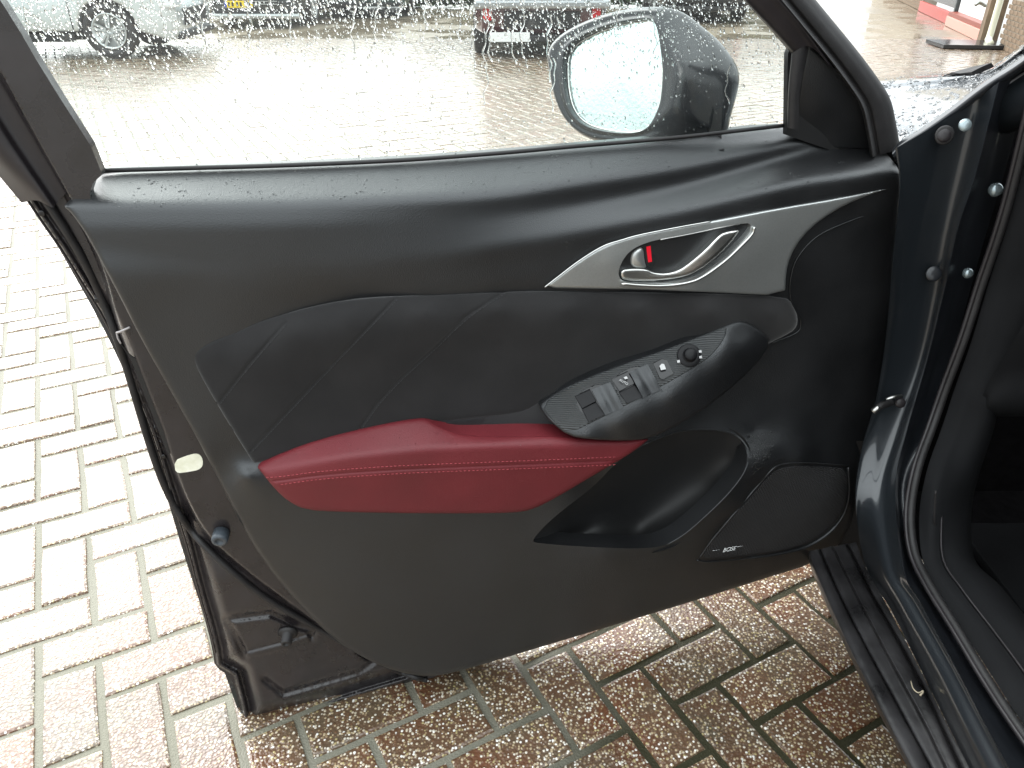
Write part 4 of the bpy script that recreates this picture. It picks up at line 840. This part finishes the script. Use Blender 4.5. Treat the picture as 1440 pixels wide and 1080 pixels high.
# hinge fittings
def dome(name, px, py, y, r, m, h=.006, par=None):
    c = on_y(px, py, y); return lathe(name, [(r, 0), (r*.96, h*.4), (r*.75, h*.8), (r*.35, h), (.0001, h)], c, (-.15, -1, .35), m, par or near, 20)
M_bolt = mat('painted_bolt', (.30,.36,.38), .25, metal=.6, coat=.5)
dome('hinge_bolt', 1399, 267, 1.10, .0105, M_bolt, .010); dome('hinge_bolt', 1360, 384, 1.10, .0085, M_bolt, .009)
dome('rubber_plug', 1327, 190, 1.075, .010, M_frame, .004); dome('rubber_plug', 1357, 176, 1.08, .009, M_bolt, .004)
dome('rubber_plug', 1313, 385, 1.088, .012, M_postp, .003)
lathe('plug_ring', [(.012,0),(.013,.003),(.011,.004)], on_y(1327,190,1.077), (-.1,-1,.2), M_rub, near, 20)
# door check strap between post and door
chk = tube('check_strap', [on_y(1228,579,1.03), on_y(1240,570,1.035), on_y(1254,566,1.05)], .006, M_rub, near, n=10)
tube('strap_link', [on_y(1227,579,1.02), on_y(1236,572,1.02)], .0045, M_steel, chk, n=4)
lathe('strap_pin', [(.0085,0),(.0085,.004),(.006,.006),(.0001,.006)], on_y(1265,566,1.06), (-.1,-1,.3), M_frame, chk, 16)
tube('strap_bracket', [on_y(1246,562,1.055), on_y(1258,558,1.055), on_y(1268,557,1.06)], .003, M_steel, chk, n=8)
# rising edge of the screen pillar, wing and bonnet
pe = [(1255,212,'y',1.10),(1268,199,'y',1.11),(1300,179,'y',1.11),(1338,152,'y',1.11),(1385,116,'y',1.10),(1445,76,'y',1.08),(1560,-20,'y',1.02),(1700,-150,'y',.9)]
ls('pillar_edge', [[(x, y-2, k, v+.02) for x, y, k, v in pe], pe, [(x, y+5, k, v-.012) for x, y, k, v in pe], [(x+3, y+13, k, v-.010) for x, y, k, v in pe], [(x+5, y+16, k, v+.01) for x, y, k, v in pe], [(x+10, y+24, k, v+.01) for x, y, k, v in pe], [(x+18, y+40, k, v+.03) for x, y, k, v in pe]], M_postp, near, nu=50, nv=40)
bo = ls('bonnet', [[(1238,226,'y',1.22),(1250,216,'y',1.22),(1264,204,'y',1.22),(1300,186,'y',1.2),(1345,156,'y',1.17),(1390,120,'y',1.16),(1450,80,'y',1.14),(1600,-10,'y',1.1)],
  [(1215,186,'y',1.34),(1232,178,'y',1.33),(1256,168,'y',1.32),(1300,156,'y',1.32),(1345,138,'y',1.32),(1390,114,'y',1.3),(1450,75,'y',1.25),(1600,-20,'y',1.2)],
  [(1150,140,'y',1.62),(1200,132,'y',1.62),(1250,128,'y',1.62),(1300,124,'y',1.6),(1345,117,'y',1.58),(1392,106,'y',1.5),(1450,66,'y',1.42),(1600,-30,'y',1.3)],
  [(1150,116,'y',1.98),(1200,110,'y',1.98),(1244,108,'y',1.98),(1300,105,'y',1.95),(1345,102,'y',1.9),(1394,94,'y',1.8),(1450,56,'y',1.6),(1600,-40,'y',1.4)],
  [(1150,112,'z',.70),(1200,108,'z',.70),(1244,106,'z',.70),(1300,103,'z',.70),(1345,100,'z',.70),(1396,92,'z',.75),(1454,54,'z',.8),(1604,-42,'z',.9)]], M_bonnet, near, nu=60, nv=40)
patch_w = make('wiper', [on_y(*p) for p in ((1329,106,1.70),(1345,103,1.66),(1372,99,1.6),(1398,94,1.55),(1384,100,1.56),(1370,107,1.58),(1355,107.5,1.62),(1345,106,1.66))], [(0,1,7),(1,2,6,7),(2,3,4,5,6)], M_rub, near, smooth=False)
sd_ = patch_w.modifiers.new('thickness', 'SOLIDIFY'); sd_.thickness = .01
pts = []; 
for _ in range(420):
    x, y = random.uniform(1240, 1440), random.uniform(105, 195)
    lo = 199-(x-1268)*.70
    if y < lo-4:
        f = (y-105)/90; pts.append(on_y(x, y, 1.32-.0+ (1-f)*.35-.008))
vb = np.array([v.co[:] for v in bo.data.vertices])+np.array(origin(near)); bp_, bn_, bs_ = [], [], []
polys = [list(p.vertices) for p in bo.data.polygons]
while len(bp_) < 1500:
    q = vb[random.choice(polys)]; a, b = random.random(), random.random(); p = q[0]*(1-a)*(1-b)+q[1]*a*(1-b)+q[2]*a*b+q[3]*(1-a)*b
    if p[1] > 2.0 or p[2] < .85: continue
    n_ = np.cross(q[1]-q[0], q[3]-q[0]); n_ /= max(np.linalg.norm(n_), 1e-9); n_ = n_ if n_[2] > 0 else -n_
    bp_.append(p); bn_.append(n_); bs_.append(.0012+.0030*random.random()**2)
drops('rain_drops', bp_, np.array(bn_), bs_, M_water, bo, stretch=1.6, rise=.5, down=(.3, 1, .2))
tw = tube('dry_seed', [on_z(*p) for p in ((1281,958,.345),(1284,968,.352),(1291,974,.354),(1298,972,.352),(1294,978,.35))], [.0008]*20+[.0016]*10, mat('dry_husk', (.42,.36,.26), .7), None, n=30, seg=6)
tag(tw, 'pale curled dry seed stalk lying on the black plastic sill', 'seed')
# body beyond the frame: rear door, roof and screen, so that the shade and reflections are right
def sweep(name, prof, y0, y1, m, n=2):
    V = []; Fs = []
    for y in np.linspace(y0, y1, n): V += [(x, y, z) for x, z in prof]
    k = len(prof)
    for j in range(n-1):
        for i in range(k-1): Fs.append((j*k+i, j*k+i+1, (j+1)*k+i+1, (j+1)*k+i))
    return make(name, V, Fs, m, near)
sweep('rear_door', [(.62,.28),(.56,.36),(.55,.6),(.57,.9),(.61,1.02),(.63,1.04)], -1.9, -.02, M_paint)
sweep('rear_window', [(.63,1.04),(.80,1.44)], -1.7, -.1, M_gloss)
sweep('roof', [(.80,1.44),(.86,1.50),(1.1,1.55),(1.5,1.57),(1.9,1.55),(2.2,1.46)], -2.2, .35, M_paint)
make('windscreen', [(.86,.35,1.50),(2.1,.35,1.50),(2.3,1.15,1.08),(.74,1.15,1.08)], [(0,1,2,3)], M_gloss, near, smooth=False)
sweep('far_side', [(2.36,.26),(2.4,.6),(2.36,1.0),(2.2,1.46)], -2.2, 1.2, M_paint)
tube('screen_pillar', [(.70,1.14,1.06),(.78,.85,1.24),(.84,.5,1.43),(.86,.3,1.49)], .035, M_paint, near, n=20, seg=10)
sweep('centre_pillar', [(.60,.40),(.59,.9),(.63,1.05),(.81,1.44)], -.06, .06, M_paint)
tube('tyre', [(.76,1.75+.32*math.cos(t), .34+.32*math.sin(t)*1.0) for t in np.linspace(0, 2*math.pi, 25)], .09, M_rub, near, n=60, seg=10)
sweep('wing', [(.66,.25),(.60,.4),(.60,.66)], 1.2, 1.36, M_paint)

# ================================================================== CARS IN THE YARD
def wheel(par, x, y, side, m_rim, r=.325):
    ax = (0, side, 0); root = par
    ty = lathe('tyre', [(r*.62,-.09),(r*.70,0.005),(r*.93,.012),(r,-.02),(r,-.17),(r*.93,-.2),(r*.62,-.19)], (x, y, r), ax, M_rub, None, 36); 
    V = []; Fs = []
    rim = lathe('rim', [(r*.62,-.06),(r*.66,.004),(r*.60,.006),(r*.57,-.05),(.0001,-.06)], (x, y, r), ax, m_rim, None, 36)
    bm = bmesh.new()
    sp = []
    for k in range(5):
        for dlt in (-.16, .16):
            t = 2*math.pi*k/5+.3; a0 = t+dlt*1.6; a1 = t+dlt*.9
            p0 = np.array([x+.04*math.cos(a0), y+side*.0, r+.04*math.sin(a0)]); p1 = np.array([x+r*.6*math.cos(a1), y+side*.0, r+r*.6*math.sin(a1)])
            w = np.array([-math.sin(t), 0, math.cos(t)])*.016; b = len(V); dd = np.array([0, side*.02, 0])
            V += [p0-w-dd, p0+w-dd, p1+w-dd, p1-w-dd, p0-w*.7+dd*.3, p0+w*.7+dd*.3, p1+w*.7, p1-w*.7]
            Fs += [(b+4,b+5,b+6,b+7),(b,b+1,b+5,b+4),(b+1,b+2,b+6,b+5),(b+2,b+3,b+7,b+6),(b+3,b,b+4,b+7)]
    sk = make('spokes', V, Fs, m_rim, None, smooth=False)
    for o in (ty, rim, sk): pass
    ty.parent = par; rim.parent = ty; sk.parent = ty
    return ty
def bgcar(label, loc, rz, m, L=4.2, Wd=1.74, lamp='head', rimm=None, plate=None, top=1.47, band=None, group=None, suv=0):
    root = empty('parked_car', (0,0,0), label, 'car', group)
    h = L/2; fx, rx = h-.85, -h+.8; ra = .37; z0 = .20+suv
    def arch(cx):
        return [(cx-ra*math.cos(t), .32+ra*math.sin(t)) for t in np.linspace(0, math.pi, 11)][::-1]
    P = [(-h+.06, z0+.10), (-h, .5), (-h+.02, .86), (-h+.12, .98), (-h+.55, top-.06), (-h+.9, top), (.15, top), (.95, 1.02), (h-.35, .90), (h-.06, .72), (h, .5), (h-.03, z0+.06), (h-.15, z0)]
    P += arch(fx)+arch(rx)
    P = [(x, z) for x, z in P]
    V = []; n = len(P)
    def half(x, z):
        w = Wd/2
        if z > 1.0: w -= (z-1.0)*.42
        if z < .45: w -= (.45-z)*.10
        w -= max(0, abs(x)-h+.35)*.35
        return w
    for s in (-1, 1):
        for x, z in P: V.append((x, s*half(x, z), z))
    Fs = [(i, (i+1) % n, n+(i+1) % n, n+i) for i in range(n)]
    r = delaunay_2d_cdt([Vector(p) for p in P], [(i, (i+1) % n) for i in range(n)], [], 1, 1e-5)
    for f in r[2]: Fs.append(tuple(f)); Fs.append(tuple(n+i for i in f)[::-1])
    body = make('body', V, Fs, m, root, smooth=False)
    bmx = bmesh.new(); bmx.from_mesh(body.data); bmesh.ops.recalc_face_normals(bmx, faces=bmx.faces)
    ed = [e for e in bmx.edges if len(e.link_faces) == 2 and e.calc_face_angle(0) > .5]; bmesh.ops.bevel(bmx, geom=ed, offset=.035, segments=3, affect='EDGES', profile=.6, clamp_overlap=True)
    for f in bmx.faces: f.smooth = True
    bmx.to_mesh(body.data); bmx.free()
    make('underbody', [(-h+.2,-Wd/2+.12,z0+.02),(h-.2,-Wd/2+.12,z0+.02),(h-.2,Wd/2-.12,z0+.02),(-h+.2,Wd/2-.12,z0+.02),(-h+.2,-Wd/2+.12,z0+.3),(h-.2,-Wd/2+.12,z0+.3),(h-.2,Wd/2-.12,z0+.3),(-h+.2,Wd/2-.12,z0+.3)], [(0,1,2,3),(0,1,5,4),(1,2,6,5),(2,3,7,6),(3,0,4,7)], M_carpet, root, smooth=False)
    for s in (-1, 1):
        y1, y2 = s*(half(0, 1.04)+.004), s*(half(0, 1.38)+.004)
        for (a, b, c, d) in ((-1.35, -.35, -.35, -1.0), (-.28, .78, .22, -.28)):
            make('side_window', [(a, y1, 1.04), (b, y1, 1.04), (c, y2, 1.38), (d, y2, 1.38)], [(0,1,2,3) if s < 0 else (3,2,1,0)], M_gloss, root, smooth=False)
        for xx in (.82, -.32): box('door_gap', (xx, s*(half(xx, .7)+.001), .66), (.008, .006, .62), M_carpet, root)
        box('door_handle', (-.15, s*(half(0, .85)+.012), .88), (.18, .024, .03), m, root, bev=.008)
        box('sill_strip', (.0, s*(Wd/2-.03), z0+.05), (2*fx-.9, .05, .09), M_blackp, root, bev=.01)
        for x in (fx, rx): wheel(root, x, s*(Wd/2-.01), s, rimm or M_silver)
        e = 1 if lamp == 'head' else -1
        ml = mat('headlamp_glass', (.75,.78,.8), .1, metal=.3) if lamp == 'head' else mat('tail_lamp', (.55,.01,.015), .2)
        lz = .66 if lamp == 'head' else .56
        box('headlight' if lamp == 'head' else 'tail_light', (e*(h-.09), s*(Wd/2-.19), lz), (.22, .27, .15) if lamp == 'head' else (.20, .12, .22), ml, root, bev=.03)
        e2 = -e; ml2 = mat('tail_lamp', (.55,.01,.015), .2) if lamp == 'head' else mat('headlamp_glass', (.75,.78,.8), .1, metal=.3)
        box('tail_light' if lamp == 'head' else 'headlight', (e2*(h-.09), s*(Wd/2-.17), .78), (.2, .2, .2), ml2, root, bev=.03)
    e = 1 if lamp == 'head' else -1
    box('grille', (e*(h+.0), 0, .46), (.04, Wd*.55, .2), M_blackp, root, bev=.01)
    for k in range(4): box('grille_bar', (e*(h+.022), 0, .385+k*.045), (.012, Wd*.53, .014), M_silver if band and lamp == 'head' else M_blackp, root)
    box('bumper_lip', (e*(h-.02), 0, .25), (.10, Wd*.84, .08), M_blackp, root, bev=.02)
    if band: box('bumper', (e*(h+.03), 0, band[0]), (.14, Wd*.97, band[1]), band[2], root, bev=.03)
    if plate:
        pb_ = box('number_plate', (e*(h+.045), plate[2], plate[1]), (.012, .50, .11), plate[0], root, bev=.004)
        if plate[3]:
            for k in range(6): box('plate_character', (e*(h+.053), plate[2]-.16+k*.062+.02*(k > 1)+.02*(k > 3), plate[1]), (.004, .034, .065), M_blackp, pb_)
            box('plate_band', (e*(h+.053), plate[2]-.225*e*1, plate[1]), (.004, .04, .10), mat('plate_blue', (.01,.04,.35), .4), pb_)
    root.location = loc; root.rotation_euler = (0, 0, rz)
    return root
M_carsil = mat('silver_car_paint', (.55,.58,.58), .25, metal=.55, coat=1)
M_cardk = mat('dark_car_paint', (.012,.022,.024), .2, coat=1); M_cargr = mat('dark_green_paint', (.012,.04,.035), .2, coat=1)
M_carrd = mat('maroon_paint', (.05,.006,.010), .22, coat=1); M_carbk = mat('black_car_paint', (.012,.013,.015), .2, coat=1)
M_yel = mat('yellow_plate', (.75,.55,.02), .4)
w0 = on_z(163, 83, 0); g = R(4)
bgcar('silver car parked side on at the left edge, bright alloy wheel seen through rain', (w0[0]-1.25*math.cos(g)-.86*math.sin(g), w0[1]+.86*math.cos(g)-1.25*math.sin(g), 0), g, M_carsil)
w1 = on_z(365, 40, 0)
bgcar('dark car facing the camera with a yellow number plate', (w1[0], w1[1]+2.1, 0), R(-92), M_cardk, plate=(M_yel, .385, -.22, 1), band=(.20, .08, M_silver))
w2 = on_z(512, 26, 0)
bgcar('dark green car next to the car with the yellow plate', (w2[0], w2[1]+2.1, 0), R(-88), M_cargr)
w3 = on_z(757, 84, 0)
bgcar('maroon car seen from behind with red tail lights, left of the exterior mirror', (w3[0], w3[1]+2.1, 0), R(91), M_carrd, lamp='tail', band=(.64, .10, mat('bumper_chrome', (.35,.36,.37), .3, metal=.8)), plate=(mat('white_plate', (.7,.7,.7), .4), .27, .40, 0))
w4 = on_z(1000, 33, 0)
bgcar('black car beyond the exterior mirror, half hidden by the window frame', (w4[0], w4[1]+2.1, 0), R(86), M_carbk, lamp='tail')
# hedge along the far side of the yard
def hedge():
    V, Fs = [], []; root = empty('hedge', (-2.5, 20, 0), 'dark green clipped hedge along the far side of the yard', 'hedge')
    for _ in range(17000):
        x = random.uniform(-11, 7); z = random.random()*1.3+.03; y = 20+random.uniform(-.35, .35)+.15*noise.noise(Vector((x, 0, z*2)))
        p = np.array([x, y, z]); a = rng.normal(size=3); a /= np.linalg.norm(a); b = np.cross(a, rng.normal(size=3)); b /= np.linalg.norm(b); s = random.uniform(.03, .07); k = len(V)
        V += [p-a*s, p+b*s*.5, p+a*s, p-b*s*.5]; Fs.append((k, k+1, k+2, k+3))
    make('foliage', V, Fs, mat('hedge_leaf', (.05,.085,.03), .5, var=.5, vscale=5), root, smooth=False)
    box('stem_core', (-2, 20.1, .6), (18, .3, 1.1), mat('hedge_core', (.012,.018,.008), .9), root, bev=.05)
hedge()

# ================================================================== BUILDING ON THE RIGHT
def brickmat(name, c1, c2, mo):
    return mat(name, c1, .75, var=.35, vscale=6, col2=c2, bump=.001, bscale=200)
M_brick = brickmat('brown_brick', (.20,.14,.09), (.12,.085,.055), 0)
M_mortar = mat('mortar', (.30,.27,.22), .9)
bA, bB = on_z(1440, 84, 0), on_z(1262, 0, 0)
bB = bA+(bB-bA)*1.0; bd = bB-bA; bl = np.linalg.norm(bd); bd /= bl; bn = np.array([-bd[1], bd[0], 0])
if bn@(C0-bA) < 0: bn = -bn
bn[2] = 0
house = empty('brick_building', tuple(bA), 'brown brick building with white door, green window and white downpipe', 'building')
def wl(px, py): p = on_z(px, py, 0)-bA; return p@bd
def hb(name, s0, s1, z0, z1, o0, o1, m, par=None, bev=0):
    c = bA+bd*(s0+s1)/2+bn*(o0+o1)/2+np.array([0, 0, (z0+z1)/2]); ang_ = math.atan2(bd[1], bd[0])
    return box(name, c, (abs(s1-s0), abs(o1-o0), z1-z0), m, par or house, rz=ang_, bev=bev)
sP = wl(1386, 62); sD1 = wl(1330, 35); sR = wl(1298, 17)
print('building stations', sP, sD1, sR, bl, bA, bB)
hb('wall', -4, sP-.5, 0, 3, -.3, 0, M_mortar); hb('wall', sR+.4, bl+6, 0, 3, -.3, 0, M_mortar); hb('wall', sP-.5, sR+.4, 2.2, 3, -.3, 0, M_mortar)
hb('plinth', sD1-.1, sR+.4, 0, .20, -.02, .05, mat('red_step', (.38,.045,.03), .35, var=.2), bev=.01)
hb('door_step', sP+.15, sD1-.1, .0, .16, -.02, .12, mat('pink_step', (.55,.28,.22), .35), bev=.01)
hb('threshold', sP+.15, sD1-.1, .16, .23, -.06, .10, mat('red_brown_sill', (.22,.05,.03), .4), bev=.005)
dr = hb('door', sP+.18, sD1-.15, .23, 2.1, -.10, -.04, mat('white_door', (.8,.8,.8), .35), bev=.005)
hb('door_panel', sP+.35, sD1-.35, .4, 1.0, -.045, -.03, MATS['white_door'], dr, bev=.01)
hb('window', sD1-.05, sR+.3, .25, 2.1, -.12, -.08, M_gloss)
hb('frame_post', sD1-.14, sD1-.04, .2, 2.15, -.12, .02, mat('dark_frame', (.04,.05,.05), .4))
hb('pillar', sP-.08, sP+.14, 0, 2.6, -.05, .18, M_brick, bev=.01)
pipe_m = mat('cream_pipe', (.75,.74,.58), .35)
dpx = sP-.22
tube('downpipe', [bA+bd*dpx+bn*.10+np.array([0,0,2.6]), bA+bd*dpx+bn*.10+np.array([0,0,1.0]), bA+bd*dpx+bn*.10+np.array([0,0,.16]), bA+bd*(dpx-.06)+bn*.12+np.array([0,0,.09]), bA+bd*(dpx-.34)+bn*.14+np.array([0,0,.06])], .045, pipe_m, house, n=30, seg=12)
hb('window', dpx-1.0, dpx-.15, .66, 2.1, -.08, -.03, mat('blue_glass', (.05,.09,.12), .08))
gs = wl(1440, 70)
hb('shutter', dpx-1.9, dpx-.75, .70, 2.1, .01, .05, mat('green_shutter', (.02,.16,.09), .4)); 
for k in range(12): hb('shutter_slat', dpx-1.86, dpx-.79, .66+k*.11, .75+k*.11, .05, .065, MATS['green_shutter'])
me_b = None
cnt = 0
for (sa, sb, za, zb_) in ((dpx-2.8, dpx-.12, 0, .62), (sR+.42, bl+3, 0, 1.0)):
    r_ = 0; z = za+.005
    while z+.05 < zb_ and cnt < 290:
        s = sa+(.11 if r_ % 2 else 0)
        while s+.21 < sb and cnt < 290:
            if me_b is None:
                o = hb('brick', s, s+.208, z, z+.052, 0, .012, M_brick, bev=.003); me_b = o.data; base_c = bA+bd*(s+.104)+bn*.006+np.array([0,0,z+.026])
            else:
                o = bpy.data.objects.new('brick', me_b); COL.objects.link(o); o.parent = house
                c = bA+bd*(s+.104)+bn*.006+np.array([0,0,z+.026]); o.location = Vector(c-base_c)
            cnt += 1; s += .22
        z += .0625; r_ += 1
# dark slab lying at the foot of the pillar
ms = on_z(1372, 66, 0)
slab = box('drain_slab', (ms[0], ms[1], .035), (1.15, .75, .05), mat('wet_slate', (.035,.037,.04), .18, var=.3, vscale=5), None, rz=R(-8), bev=.008)
tag(slab, 'dark wet slab lying on the paving below the white downpipe', 'slab')
tap = tube('wall_tap', [on_y(1371,7,ms[1]+.0), on_y(1378,4,ms[1]+.0), on_y(1386,8,ms[1]+.05)], .025, M_steel, house, n=10)
